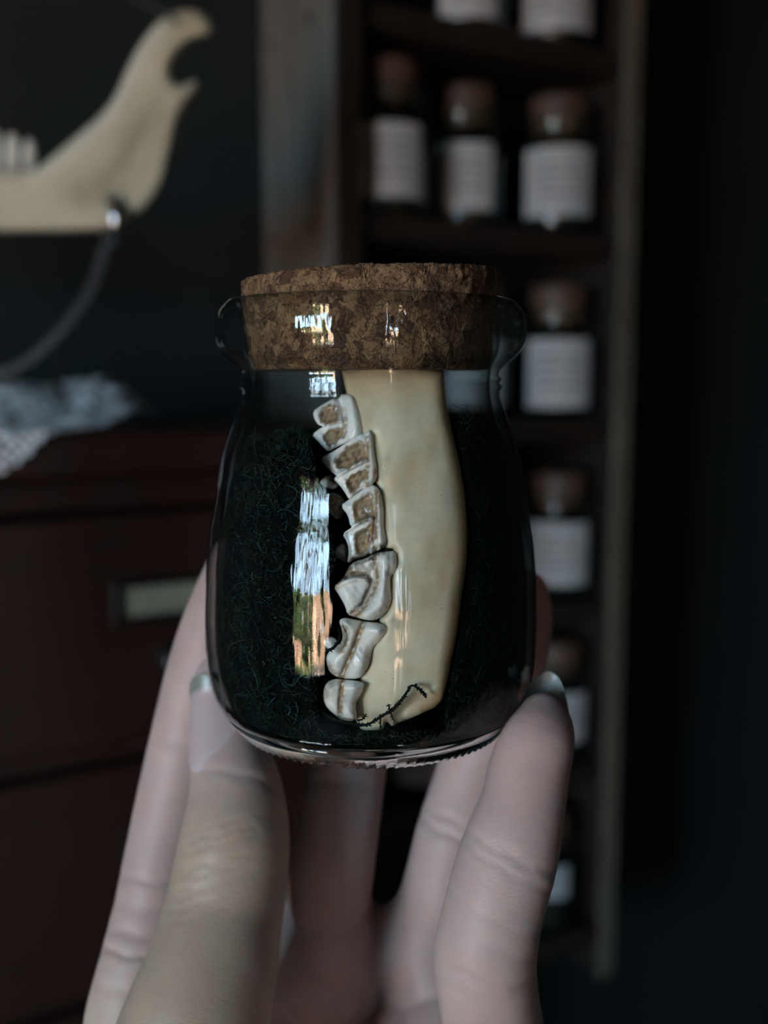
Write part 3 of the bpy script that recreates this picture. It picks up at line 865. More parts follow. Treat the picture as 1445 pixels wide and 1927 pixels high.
# thick base, with a knurled bearing ring
bp = [(26.9, -34.4), (26.5, -35.2), (25.8, -36.2), (25.0, -37.1), (24.4, -37.6), (24.0, -38.0), (23.6, -38.4), (23.2, -38.8), (22.5, -38.9), (21.6, -38.5), (20, -37.8), (12, -37.2), (0.05, -37.0), (0.05, -35.2), (12, -35.2), (21, -35.0), (24.5, -34.6), (25.9, -34.35)]
def knurl(r, z, a):
    m = np.exp(-((r * 1000 - 23.9) / .55) ** 2) * (z < -.0374)
    k = np.clip(np.cos(a * 96 + r * 1000 * 2.2), 0, 1) ** 1.5
    return r + m * k * .00011, z - m * k * .00016
V, Fq = lathe(dens(np.array(bp), 2) / 1000.0, 672, close=True, fn=knurl)
V[:, 2] -= JZ0
link('base', np_mesh('jar_base', V, Fq[:, ::1]), M['base_glass'], jar)
# cork stopper
def cork_fn(r, z, a):
    return r, z
rad, zz = [], []
side = [(20.4, 25.2), (20.8, 26.0), (21.3, 30), (21.9, 35), (22.15, 38.5), (22.2, 40.2), (21.9, 40.75)]
prof = [(0.05, 25.0), (8, 25.0), (15, 25.05), (19.6, 25.05)] + [tuple(x) for x in dens(np.array(side), 9)] + [(21.3, 40.9), (19, 40.9), (14, 40.9), (7, 40.9), (0.05, 40.9)]
V, Fq = lathe(np.array(prof), 300)
nv = np.array([[noise.noise(Vector(p) * .55), noise.noise(Vector(p) * 1.6 + Vector((9, 3, 1)))] for p in V])
rr = np.hypot(V[:, 0], V[:, 1]) + 1e-6
disp = -.3 * np.exp(-(nv[:, 0] / .07) ** 2) + nv[:, 0] * .28 + nv[:, 1] * .22 - .45 * np.clip(nv[:, 1] - .25, 0, 1)
edge = sstep(39.0, 41, V[:, 2])
k = np.clip((rr - 5) / 10, 0, 1) * disp * (1 + .5 * edge) / rr
V[:, 0] += V[:, 0] * k; V[:, 1] += V[:, 1] * k
V[:, 2] += edge * nv[:, 1] * .35 + sstep(26, 25, V[:, 2]) * nv[:, 1] * .2
tl = math.radians(-2.2)
dz = V[:, 2] - 33
V = np.stack([V[:, 0] * math.cos(tl) - 0 * dz - np.sin(tl) * dz * -1 * 0, V[:, 1], V[:, 2] - V[:, 0] * math.sin(tl) * sstep(24, 36, V[:, 2])], 1) / 1000.0
V[:, 2] -= JZ0
link('cork', np_mesh('jar_cork', V, Fq), M['cork'], jar)

# ------------------------------------------------------------------ jawbone piece inside
TC_Y = [690, 800, 950, 1150, 1300, 1400]
TC_D = [171.5, 168.0, 165.0, 163.8, 166.0, 169.0]
def tc(py): return np.interp(py, TC_Y, TC_D)
MM = 0.0842                      # mm per pixel at the bone
def rext(s, D, T, r):
    q0 = s + r + 0 * D; q1 = np.abs(D) - (T - r) + 0 * s
    return np.minimum(np.maximum(q0, q1), 0) + np.hypot(np.maximum(q0, 0), np.maximum(q1, 0)) - r
B_ORG = at(770., 1380., .166)
jb = empty('jawbone', B_ORG, 'cream piece of jawbone with worn teeth standing inside the held jar', 'bone')
bone_poly = smooth_poly([(642, 684), (652, 742), (668, 775), (676, 805), (690, 830), (700, 860), (704, 905), (712, 915), (717, 950), (716, 990), (722, 1020), (727, 1034), (742, 1036), (744, 1060), (735, 1082), (735, 1120), (731, 1150), (712, 1166), (722, 1178), (708, 1205), (694, 1222), (690, 1250), (676, 1272), (682, 1290), (668, 1318), (663, 1345), (676, 1368), (681, 1384),
    (712, 1375), (745, 1364), (790, 1343), (829, 1326), (842, 1285), (852, 1235), (862, 1160), (872, 1090), (879, 1030), (879, 980), (873, 925), (866, 885), (856, 835), (846, 795), (838, 750), (834, 684)], 1)
def build_bone():
    h, hd = 2.2, .24
    xs = np.arange(625, 895, h); ys = np.arange(676, 1398, h); ds = np.arange(-8.4, 8.4, hd)
    X, Y = np.meshgrid(xs, ys, indexing='ij')
    s = poly_sdf(bone_poly, X, Y) * MM
    # left edge thin over the tooth sockets, right border thick and round
    u = sstep(650, 870, X)
    T = 4.2 + 2.4 * sstep(640, 760, X) - 1.2 * sstep(1250, 1400, Y)
    T = T - 1.6 * sstep(20, -2, np.hypot((X - 800) / 1.6, (Y - 1345) / 1.0) - 25)   # broken facet at the foot
    r = np.clip(1.0 + 1.2 * sstep(700, 800, X) * sstep(1370, 1230, Y), .8, T - .2)
    off = .35 * sstep(800, 885, X) ** 2                   # right border turns away
    D = ds[None, None, :]
    f = rext(s[..., None], D - off[..., None], T[..., None], r[..., None])
    plate = smooth_poly([(640, 742), (612, 770), (606, 830), (628, 880), (640, 905), (660, 945), (668, 1000), (672, 1050), (664, 1090), (660, 1140), (650, 1180), (640, 1230), (630, 1290), (636, 1340), (680, 1350), (700, 1220), (740, 1100), (725, 950), (705, 830), (672, 742)], 1)
    f = np.minimum(f, rext((poly_sdf(plate, X, Y) * MM)[..., None], D - 2.0 - .02 * (700 - X[..., None]), 2.6, 1.0))
    f = f + .10 * vnoise(X[..., None] / 22, Y[..., None] / 30, D * .4, 4) + .018 * vnoise(X[..., None] / 6, Y[..., None] / 9, D, 14)
    # a groove beside the roots and a nick at the foot
    g = np.exp(-(line_dist([(728, 1040), (722, 960), (712, 870), (700, 820)], X - 8, Y) / 7) ** 2) * .25
    g = g + np.exp(-((X - 728) / 6) ** 2 - ((Y - 1362) / 10) ** 2) * 1.1 + np.exp(-(line_dist([(745, 1350), (790, 1305), (812, 1290)], X, Y) / 8) ** 2) * .5
    f = f + g[..., None] * (D < 0)
    V, Q = surface_nets(f, (xs[0], ys[0], ds[0]), (h, h, hd))
    P = at(V[:, 0], V[:, 1], (tc(V[:, 1]) + V[:, 2]) / 1000.0)
    me = np_mesh('bone_body', P - B_ORG, Q[:, ::-1])
    x, y = V[:, 0], V[:, 1]
    base = np.array([.75, .675, .49]); warm = np.array([.52, .385, .20]); dirt = np.array([.26, .17, .085])
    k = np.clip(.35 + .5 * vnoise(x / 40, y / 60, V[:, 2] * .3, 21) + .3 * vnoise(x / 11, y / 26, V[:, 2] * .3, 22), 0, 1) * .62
    k = np.maximum(k, .8 * sstep(800, 710, y)); k = np.maximum(k, .95 * sstep(-2.6, -.2, poly_sdf(bone_poly, x, y) * MM) * (x > 790))  # top and right border: warm brown that also carries painted-in shading
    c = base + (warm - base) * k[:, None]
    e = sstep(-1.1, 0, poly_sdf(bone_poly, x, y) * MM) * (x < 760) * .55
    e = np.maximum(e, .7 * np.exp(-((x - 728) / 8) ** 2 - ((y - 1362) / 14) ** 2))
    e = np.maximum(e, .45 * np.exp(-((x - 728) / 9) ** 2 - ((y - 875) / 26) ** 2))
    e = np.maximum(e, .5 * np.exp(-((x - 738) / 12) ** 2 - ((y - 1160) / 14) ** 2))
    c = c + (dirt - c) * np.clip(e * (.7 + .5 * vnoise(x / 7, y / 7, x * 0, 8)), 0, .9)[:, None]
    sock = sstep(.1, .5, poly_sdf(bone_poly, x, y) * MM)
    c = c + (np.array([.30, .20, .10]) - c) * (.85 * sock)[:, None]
    set_attr(me, 'stain_shade', c)
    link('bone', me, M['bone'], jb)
build_bone()

EN = np.array([.96, .935, .88]); TAN = np.array([.36, .235, .115]); BRN = np.array([.13, .060, .022]); DRK = np.array([.10, .05, .022])
def tooth(outline, front=0.0, T=3.2, r=1.0, slope=.012, sunk=(), ridges=(), mounds=(), brown=(), stains=(), label=None):
    """one crown. outline: polygons in photo pixels that are fused; front mm ahead of the bone's own face; slope: mm deeper per px leftwards.
    sunk (polygon, mm, soft px), ridges (polyline, px, mm), mounds (x, y, rx, ry, mm) shape its face; brown polygons are bare dentine,
    stains (polyline, px, amount, colour) are lines of dirt"""
    allp = np.concatenate([np.asarray(p, float) for p in outline])
    h, hd = 1.25, .16
    xs = np.arange(allp[:, 0].min() - 6, allp[:, 0].max() + 6, h); ys = np.arange(allp[:, 1].min() - 6, allp[:, 1].max() + 6, h)
    ds = np.arange(-7.0, 9.0, hd)
    X, Y = np.meshgrid(xs, ys, indexing='ij'); D = ds[None, None, :]
    pol = [smooth_poly(p, 1) for p in outline]
    s = poly_sdf(pol[0], X, Y)
    for p in pol[1:]: s = smin(s, poly_sdf(p, X, Y), 2.5)
    s = s * MM
    g = front - slope * (allp[:, 0].max() - X)
    def relief(x, y):
        e = 0 * x
        for p, dep, soft in sunk: e = e - dep * sstep(soft * .3, -soft, poly_sdf(smooth_poly(p, 1), x, y))
        for ln, wd, hh in ridges: e = e + hh * np.exp(-(line_dist(ln, x, y) / wd) ** 2)
        for cx, cy, rx, ry, hh in mounds: e = e + hh * np.exp(-((x - cx) / rx) ** 2 - ((y - cy) / ry) ** 2)
        return e
    g = g + relief(X, Y) + .05 * vnoise(X / 5, Y / 6, 0 * X, 17)
    cen = T - g
    f = rext(s[..., None], D - cen[..., None], T, r)
    f = f - .35 * (np.clip(-s, 0, 1.2) / 1.2)[..., None]
    V, Q = surface_nets(f, (xs[0], ys[0], ds[0]), (h, h, hd))
    x, y = V[:, 0], V[:, 1]
    P = at(x, y, (tc(y) - 6.0 + V[:, 2]) / 1000.0)
    me = np_mesh('tooth', P - B_ORG, Q[:, ::-1])
    n1 = vnoise(x / 3.2, y / 4.0, V[:, 2] * 2, 77); n2 = vnoise(x / 1.7, y / 2.1, V[:, 2] * 3, 78); n3 = vnoise(x / 9, y / 11, V[:, 2], 79)
    c = EN[None] * (1 - .10 * np.clip(n3 + .2, 0, 1))[:, None]
    # warmer toward the root edge
    sr = s.max() * 0
    for p in brown:
        sd = poly_sdf(smooth_poly(p, 1), x, y)
        k = sstep(3.0, -4.0, sd + 2.6 * n1 + 1.6 * n2)
        inner = TAN[None] * (1 + .12 * n3[:, None])
        dark = np.clip(.55 * n1 + .55 * n2 + .25 * n3 + .28, 0, 1) + .35 * np.exp(-(sd / 2.2) ** 2)
        inner = inner + (BRN - inner) * np.clip(dark * 1.1, 0, .95)[:, None]
        inner = inner + (DRK - inner) * np.clip(n2 + .5 * n1 - .75, 0, 1)[:, None]
        c = c + (inner - c) * (.93 * k)[:, None]
    for ln, wd, am, cl in stains:
        k = np.clip(1.25 * am * np.exp(-((line_dist(ln, x, y) + 1.2 * n1) / (1.45 * wd)) ** 2) * np.clip(.85 + .4 * n1 + .3 * n2, 0, 1), 0, .95)
        c = c + (np.asarray(cl) - c) * k[:, None]
    set_attr(me, 'stain_shade', np.clip(c, .01, 1))
    o = link('tooth', me, M['tooth'], jb)
    if label: o['label'] = label
HON = (.30, .185, .075)          # honey stain
# last molar (top, half lost behind the rim)
tooth([[(635, 742), (664, 742), (673, 760), (681, 785), (685, 812), (670, 823), (655, 829), (648, 805), (643, 775)],
       [(588, 774), (604, 762), (634, 746), (646, 765), (650, 795), (636, 803), (602, 803), (592, 792)],
       [(586, 818), (604, 804), (626, 796), (650, 792), (668, 818), (655, 832), (632, 842), (618, 851), (606, 840), (597, 829)]], -1.0, 3.0, .9, .016,
      sunk=[([(598, 776), (630, 762), (641, 780), (633, 797), (603, 798)], .5, 8), ([(603, 819), (622, 807), (643, 800), (650, 820), (631, 834), (619, 846)], .6, 7)],
      ridges=[([(587, 818), (605, 804), (628, 796), (648, 790)], 5, .7), ([(660, 745), (668, 790), (668, 818)], 9, .5)],
      brown=[[(594, 776), (630, 756), (642, 775), (636, 799), (602, 801)], [(602, 819), (622, 807), (644, 799), (652, 820), (632, 836), (619, 849)]],
      stains=[([(646, 770), (650, 800)], 4, .6, HON)])
# second molar: two pointed lobes and their cheek wall
tooth([[(684, 816), (699, 807), (704, 850), (710, 880), (709, 902), (700, 914), (688, 922), (676, 910), (680, 850)],
       [(601, 863), (625, 850), (645, 838), (665, 823), (684, 813), (696, 820), (696, 880), (660, 890), (640, 899), (627, 892), (614, 878)],
       [(625, 900), (646, 889), (666, 877), (690, 868), (700, 885), (700, 910), (680, 921), (665, 933), (657, 941), (649, 927), (639, 913)]], .2, 3.2, .8, .013,
      sunk=[([(630, 868), (643, 852), (662, 838), (680, 830), (687, 850), (684, 868), (662, 878), (642, 887)], .55, 8), ([(650, 906), (662, 892), (684, 882), (690, 896), (680, 912), (663, 929), (655, 920)], .7, 7)],
      ridges=[([(626, 900), (647, 889), (668, 876), (688, 866)], 4.5, .8), ([(603, 862), (626, 849), (648, 836), (680, 814)], 5, .45), ([(697, 815), (700, 860), (702, 900)], 8, .5)],
      brown=[[(626, 870), (640, 850), (661, 835), (682, 827), (690, 850), (687, 868), (662, 879), (641, 889)], [(648, 907), (661, 892), (686, 880), (692, 896), (680, 914), (663, 932), (654, 922)]],
      stains=[([(691, 824), (692, 870), (690, 914)], 3.5, .9, HON), ([(708, 885), (700, 914)], 5, .6, HON), ([(706, 820), (709, 870)], 2.5, .5, HON)])
# first molar
tooth([[(694, 914), (706, 912), (717, 925), (722, 955), (722, 990), (727, 1012), (727, 1028), (708, 1038), (692, 1045), (686, 980)],
       [(640, 951), (656, 940), (675, 926), (692, 914), (707, 916), (712, 975), (692, 992), (672, 994), (659, 992), (655, 970)],
       [(643, 1005), (660, 993), (680, 982), (694, 976), (708, 986), (710, 1015), (701, 1036), (690, 1046), (665, 1053), (657, 1060), (652, 1056), (656, 1040), (653, 1020)]], .45, 3.2, .8, .012,
      sunk=[([(664, 951), (677, 937), (694, 928), (701, 940), (702, 972), (690, 975), (675, 981), (667, 978)], .5, 8), ([(666, 1011), (678, 999), (691, 990), (701, 980), (702, 992), (697, 1020), (691, 1038), (672, 1046), (669, 1030)], .6, 8)],
      ridges=[([(644, 1004), (662, 992), (682, 981), (700, 975)], 4.5, .9), ([(642, 951), (658, 939), (690, 915)], 5, .45), ([(648, 1008), (656, 1030), (656, 1054)], 4, .5), ([(713, 925), (714, 970), (717, 1020)], 8, .5)],
      brown=[[(660, 951), (675, 935), (695, 924), (704, 940), (706, 976), (690, 979), (675, 986), (664, 982)], [(663, 1012), (676, 997), (692, 987), (704, 976), (706, 992), (700, 1022), (692, 1042), (670, 1050), (665, 1030)]],
      stains=[([(725, 1026), (707, 1037), (690, 1046), (664, 1053)], 4.5, .95, tuple(DRK)), ([(708, 925), (709, 990), (704, 1030)], 3.2, .95, HON), ([(704, 975), (700, 1030)], 2.4, .9, tuple(DRK)), ([(712, 920), (716, 950)], 5, .3, HON)])
# small tongue-side cusps glimpsed behind
tooth([[(628, 1034), (644, 1021), (656, 1027), (662, 1046), (653, 1060), (640, 1051), (630, 1048)]], -2.4, 2, .7, .01, ridges=[([(634, 1036), (648, 1046), (654, 1056)], 4, .4)], stains=[([(652, 1024), (660, 1045)], 5, .8, tuple(BRN)), ([(632, 1046), (645, 1052)], 4, .6, tuple(BRN))])
tooth([[(600, 906), (618, 892), (634, 899), (640, 912), (628, 922), (612, 916)]], -4.6, 1.8, .7, .01, brown=[[(618, 898), (636, 904), (628, 918)]])
tooth([[(606, 935), (628, 925), (648, 935), (652, 965), (636, 980), (618, 965)]], -6.0, 1.8, 1.0, .01, brown=[[(608, 938), (630, 928), (648, 940), (648, 966), (634, 976), (620, 962)]])
# premolar with the tall cone
tooth([[(645, 1089), (656, 1065), (668, 1056), (690, 1050), (703, 1041), (725, 1038), (745, 1036), (748, 1058), (743, 1079), (734, 1084), (736, 1115), (738, 1131), (729, 1151), (712, 1166), (692, 1168), (668, 1161), (653, 1156), (650, 1142), (639, 1122), (626, 1103)]],
      .8, 3.6, 1.2, .010,
      ridges=[([(628, 1103), (648, 1094), (672, 1088), (690, 1088)], 6, .9), ([(655, 1066), (680, 1056), (700, 1054)], 6, .5), ([(722, 1045), (724, 1090), (716, 1135), (690, 1160)], 11, .9)],
      mounds=[(655, 1122, 22, 26, .7), (741, 1060, 9, 22, .5)],
      sunk=[([(652, 1084), (665, 1074), (690, 1078), (702, 1070), (706, 1095), (698, 1120), (686, 1140), (674, 1140), (690, 1112), (694, 1094), (668, 1086)], .75, 5)],
      stains=[([(648, 1088), (664, 1078), (688, 1082), (697, 1094)], 3.2, 1.0, tuple(BRN)), ([(697, 1094), (688, 1116), (676, 1140), (660, 1154)], 4, .8, tuple(BRN)), ([(704, 1044), (710, 1090), (703, 1116), (688, 1140), (670, 1160)], 4, .85, HON),
              ([(654, 1074), (668, 1062), (700, 1052)], 3.5, .75, tuple(BRN)), ([(662, 1078), (700, 1066)], 7, .5, HON), ([(690, 1046), (720, 1040)], 3, .7, tuple(DRK)), ([(736, 1130), (724, 1155), (706, 1167)], 4, .55, HON), ([(731, 1045), (731, 1080)], 2.5, .5, HON)],
      label='white premolar with one tall pointed cone')
# middle premolar
tooth([[(637, 1168), (646, 1162), (662, 1165), (690, 1170), (715, 1172), (731, 1180), (724, 1196), (712, 1209), (702, 1221), (699, 1233), (695, 1251), (685, 1269), (675, 1277), (655, 1278), (635, 1275), (620, 1265), (615, 1250), (613, 1236), (622, 1222), (640, 1211), (645, 1200), (643, 1184)],
       [(608, 1204), (619, 1197), (633, 1202), (636, 1215), (624, 1226), (610, 1216)]],
      .9, 3.6, 1.4, .010,
      ridges=[([(682, 1172), (672, 1200), (663, 1226), (651, 1251), (642, 1274)], 4.5, -.55), ([(650, 1170), (662, 1190), (652, 1222), (630, 1250)], 10, .55)],
      mounds=[(707, 1188, 18, 15, .8), (678, 1250, 16, 20, .6), (690, 1218, 14, 10, -.25), (640, 1212, 9, 12, -.7)],
      stains=[([(684, 1172), (674, 1198), (665, 1224), (654, 1248), (643, 1274)], 4.2, 1.0, HON), ([(648, 1182), (651, 1205), (645, 1225)], 7, .8, (.36, .27, .16)), ([(618, 1250), (622, 1262), (640, 1273)], 5, .6, HON), ([(706, 1216), (699, 1240), (684, 1272)], 3.5, .7, HON), ([(690, 1240), (676, 1225)], 7, .25, HON)])
# small front premolar
tooth([[(607, 1302), (614, 1284), (630, 1277), (650, 1279), (672, 1281), (686, 1285), (685, 1296), (676, 1313), (669, 1326), (673, 1352), (660, 1358), (640, 1353), (625, 1342), (610, 1326)]],
      .9, 3.4, 1.5, .010,
      ridges=[([(644, 1282), (641, 1310), (638, 1345)], 4, -.45)], mounds=[(625, 1300, 12, 16, .4), (664, 1296, 14, 12, .5), (658, 1340, 10, 10, .3), (622, 1330, 9, 9, .3)],
      stains=[([(645, 1282), (642, 1310), (639, 1345)], 3.6, 1.0, HON), ([(622, 1288), (614, 1306)], 8, .45, HON), ([(674, 1316), (669, 1350)], 4, .6, HON), ([(640, 1322), (660, 1318)], 8, .25, HON)])

# ------------------------------------------------------------------ moss
in_r = lambda z: np.interp(z, in_prof[:, 1], in_prof[:, 0])        # mm, jar axes (z from the lens axis height)
def jar_to_world(P): return AX + np.asarray(P) / 1000.0
left_b = lambda y: np.interp(y, [740, 800, 860, 930, 1010, 1060, 1105, 1200, 1300, 1350], [584, 582, 597, 606, 630, 640, 622, 604, 602, 604])
right_b = lambda y: np.interp(y, [700, 750, 835, 925, 1030, 1160, 1240, 1330], [838, 842, 860, 877, 882, 868, 852, 834])
def moss_core():
    h = .8
    xs = np.arange(-29, 29.1, h); ys = np.arange(-29, 29.1, h); zs = np.arange(-36, 24, h)
    X, Y, Z = np.meshgrid(xs, ys, zs, indexing='ij')
    n = vnoise(X / 2.2, Y / 2.2, Z / 2.6, 51) + .6 * vnoise(X / .9, Y / .9, Z / 1.0, 52)
    R = np.hypot(X, Y)
    f = R - (in_r(Z) - 1.3 + .6 * n)
    f = np.maximum(f, Z - (13.5 + 1.8 * n + .10 * X)); f = np.maximum(f, -34.6 - Z)
    W3 = AX + np.stack([X, Y, Z], -1) / 1000.0
    px, py, d = world_to_px(W3.reshape(-1, 3))
    px, py, d = (a.reshape(X.shape) for a in (px, py, d * 1000))
    cut = np.maximum(np.maximum(left_b(py) - 10 - px, px - right_b(py) - 6) + 5 * n, d - (tc(py) + 7.5 + .8 * n))
    cut = np.maximum(cut, -33.4 - .5 * n - Z)
    f = np.maximum(f, -cut * np.where((px < left_b(py)) | (px > right_b(py)), .09, 1))
    V, Q = surface_nets(f, (xs[0], ys[0], zs[0]), (h, h, h))
    me = np_mesh('moss_bed', V / 1000.0, Q)
    c = np.array([.0018, .0028, .0022])[None] * (1 + .5 * vnoise(V[:, 0], V[:, 1], V[:, 2], 9))[:, None]
    set_attr(me, 'stain_shade', np.clip(c, .001, 1))
    o = link('moss', me, M['moss'], None, AX)
    tag(o, 'dark green moss packed around the jawbone inside the held jar', 'moss', kind='stuff')
    return V, o
coreV, moss_o = moss_core()
def strands(n, length, rad, seed, colr):
    r_ = np.random.default_rng(seed)
    Rr = np.hypot(coreV[:, 0], coreV[:, 1])
    front = coreV[(coreV[:, 1] < 9) & (coreV[:, 2] > -34.2)]
    parts, cols = [], []
    while len(parts) < n:
        p = front[r_.integers(len(front))] + r_.normal(size=3) * .5
        k = int(r_.integers(5, 10)); L = length * r_.uniform(.4, 1.3)
        d = r_.normal(size=3); rad_dir = np.array([p[0], p[1], 0]) / (np.hypot(p[0], p[1]) + 1e-6)
        d -= rad_dir * (d @ rad_dir) * .7; d /= np.linalg.norm(d)
        curl = r_.normal(size=3) * .55
        pts = []
        for s in range(k):
            rr_ = np.hypot(p[0], p[1]); lim = float(in_r(p[2])) - .45
            if rr_ > lim: p = np.array([p[0] * lim / rr_, p[1] * lim / rr_, p[2]])
            p[2] = min(max(p[2], -33.6), 19)
            pts.append(p.copy())
            d = d + np.cross(curl, d) * .5 + r_.normal(size=3) * .22 + rad_dir * .06; d /= np.linalg.norm(d)
            p = p + d * L / k
        pts = np.array(pts)
        px, py, dd = world_to_px(jar_to_world(pts))
        if np.any((px > left_b(py) - 3) & (px < right_b(py) + 3) & (dd * 1000 < tc(py) + 7) & (py < 1372)): continue
        V, Q = tube(pts, np.linspace(rad, rad * .4, k) * r_.uniform(.6, 1.4), 3)
        parts.append((V, Q))
        c = np.array(colr[r_.integers(len(colr))]) * 1.15 * r_.uniform(.3, 1.4) * (2.2 if r_.uniform() < .22 else 1)
        cols.append(np.repeat(c[None], len(V), 0))
    V, Q = merge(parts)
    me = np_mesh('moss_strands', V / 1000.0, Q)
    set_attr(me, 'stain_shade', np.concatenate(cols))
    return me
cols_m = [(.017, .042, .032), (.018, .044, .038), (.028, .038, .023), (.036, .040, .020), (.013, .028, .022)]
o = link('moss_strands', strands(3000, 6.0, .085, 61, cols_m), M['moss'], moss_o); o['kind'] = 'stuff'
o = link('moss_leaflets', strands(15000, 2.0, .075, 62, cols_m), M['moss'], moss_o); o['kind'] = 'stuff'

def sprig(name, pts, label, rad=.32, nleaf=90, seed=1, extra=()):
    """pts: (px, py, depth mm)"""
    r_ = np.random.default_rng(seed)
    P = spline(np.array([cam3(*p) for p in pts]), 50)
    parts = [tube(P, np.linspace(rad, rad * .6, 50), 5)]
    for _ in range(nleaf):
        k = r_.integers(3, 49); t_ = P[k] - P[k - 2]; t_ /= np.linalg.norm(t_)
        d = r_.normal(size=3); d -= t_ * (d @ t_); d /= np.linalg.norm(d)
        d = d + t_ * r_.uniform(.3, 1.2); d /= np.linalg.norm(d)
        L = r_.uniform(.25, .62)
        parts.append(tube(np.array([P[k], P[k] + d * L * .6, P[k] + d * L + t_ * .1]), [.13, .11, .02], 3))
    for e in extra:
        Q_ = spline(np.array([cam3(*p) for p in e]), 14)
        parts.append(tube(Q_, np.linspace(rad * .6, rad * .25, 14), 4))
        for _ in range(14):
            k = r_.integers(2, 13); d = r_.normal(size=3); d /= np.linalg.norm(d)
            parts.append(tube(np.array([Q_[k], Q_[k] + d * .25, Q_[k] + d * .55]), [.1, .08, .02], 3))
    V, Q = merge(parts)
    me = np_mesh(name, cam_to_world(V), Q)
    set_attr(me, 'stain_shade', np.repeat(np.array([[.010, .014, .010]]), len(V), 0))
    return tag(link(name, me, M['moss']), label, 'moss')
sprig('moss_sprig', [(600, 1335, 162), (625, 1352, 161), (655, 1360, 160.3), (690, 1364, 159.6), (715, 1350, 159.2), (740, 1333, 158.8), (760, 1312, 158.4), (777, 1290, 158.2), (788, 1296, 158.2), (802, 1313, 158.4)],
      'dark moss sprig lying across the broken foot of the jawbone', .27, 330, 3,
      extra=[[(672, 1356, 159.8), (684, 1352, 159.5), (690, 1343, 159.4)], [(735, 1338, 158.8), (738, 1350, 158.8), (742, 1358, 159)], [(716, 1352, 159), (716, 1366, 159.3), (720, 1378, 159.6)], [(733, 1336, 158.8), (731, 1324, 158.6)]])
sprig('moss_sprig', [(611, 1226, 157.6), (626, 1220, 157.2), (636, 1208, 157), (640, 1192, 157), (636, 1180, 157.6)], 'small dark moss sprig hooked around the middle premolar', .28, 40, 5)

# ------------------------------------------------------------------ the hand
def mm(px, py, d, r): return (*cam3(px, py, d), r)
thumb = [mm(416, 1275, 199.3, 4.6), mm(419, 1305, 198.9, 6.0), mm(423, 1345, 197.6, 6.8), mm(430, 1410, 195.0, 7.4), mm(445, 1500, 191.0, 8.9), mm(442, 1580, 188.0, 10.2), mm(434, 1640, 187.0, 10.6), mm(420, 1720, 185.0, 11.0), mm(401, 1810, 181.0, 11.6), mm(368, 1927, 177.0, 13.0), mm(350, 2060, 178.0, 15.5), mm(390, 2220, 188, 18)]
index = [mm(452, 1062, 206.5, 6.4), mm(442, 1100, 206.5, 7.2), mm(412, 1180, 207, 7.7), mm(387, 1255, 207.5, 7.7), mm(360, 1370, 209, 7.9), mm(332, 1500, 207, 8.0), mm(308, 1620, 204.5, 8.0), mm(289, 1720, 202, 8.1), mm(268, 1810, 199, 8.3), mm(250, 1927, 197, 9.4), mm(300, 2080, 203, 12)]
middle = [mm(690, 1180, 221, 6.6), mm(680, 1260, 221.5, 7.6), mm(665, 1370, 217, 8.1), mm(648, 1480, 212, 8.4), mm(632, 1580, 209, 8.6), mm(622, 1650, 210, 8.9), mm(614, 1720, 215, 8.6), mm(604, 1790, 217, 8.2)]
ring_f = [mm(984, 1120, 211, 5.4), mm(978, 1160, 210.5, 6.8), mm(964, 1225, 210, 7.4), mm(936, 1330, 210, 7.6), mm(884, 1480, 209, 7.8), mm(856, 1570, 207, 8.0), mm(838, 1650, 207, 8.2), mm(816, 1730, 211, 8.5), mm(796, 1800, 217, 8.2)]
small = [mm(1023, 1350, 170.5, 4.2), mm(1020, 1372, 169.3, 5.2), mm(1011, 1400, 167.6, 6.1), mm(998, 1440, 166.8, 6.6), mm(983, 1518, 165.0, 6.95), mm(957, 1610, 163.5, 7.95), mm(930, 1706, 162.0, 8.0), mm(913, 1800, 162.0, 8.25), mm(918, 1870, 164.0, 8.2), mm(930, 1940, 168.0, 8.3), mm(925, 2060, 178, 9.6), mm(860, 2180, 190, 12)]
palm = [mm(290, 2000, 200, 11), mm(420, 2250, 203, 15), mm(560, 2150, 212, 13), mm(640, 2050, 215, 11.5), mm(700, 1930, 218, 9.5), mm(560, 1900, 219, 9.5), mm(760, 2100, 208, 13.5), mm(850, 2000, 198, 11.5), mm(905, 2120, 186, 13), mm(840, 2250, 196, 17), mm(640, 2400, 208, 18), mm(480, 2400, 204, 19),
        mm(608, 1785, 213.5, 9.8), mm(705, 1795, 214, 9.3), mm(800, 1785, 210, 9.3), mm(470, 1850, 217, 9.0), mm(380, 1900, 210, 9.5), mm(845, 1900, 205, 9.5)]
palm_links = [(0, 1), (1, 2), (2, 3), (3, 4), (3, 5), (5, 4), (3, 6), (6, 7), (6, 8), (8, 9), (6, 9), (9, 10), (10, 11), (11, 1), (2, 11), (2, 5), (4, 7), (0, 5),
              (12, 13), (13, 14), (12, 5), (13, 4), (14, 17), (17, 7), (12, 15), (15, 16), (16, 0), (15, 5), (14, 4), (17, 4), (15, 2), (13, 5)]
arm = [mm(560, 2400, 206, 20), mm(590, 2700, 214, 20), mm(610, 3050, 226, 22), mm(630, 3450, 240, 26)]
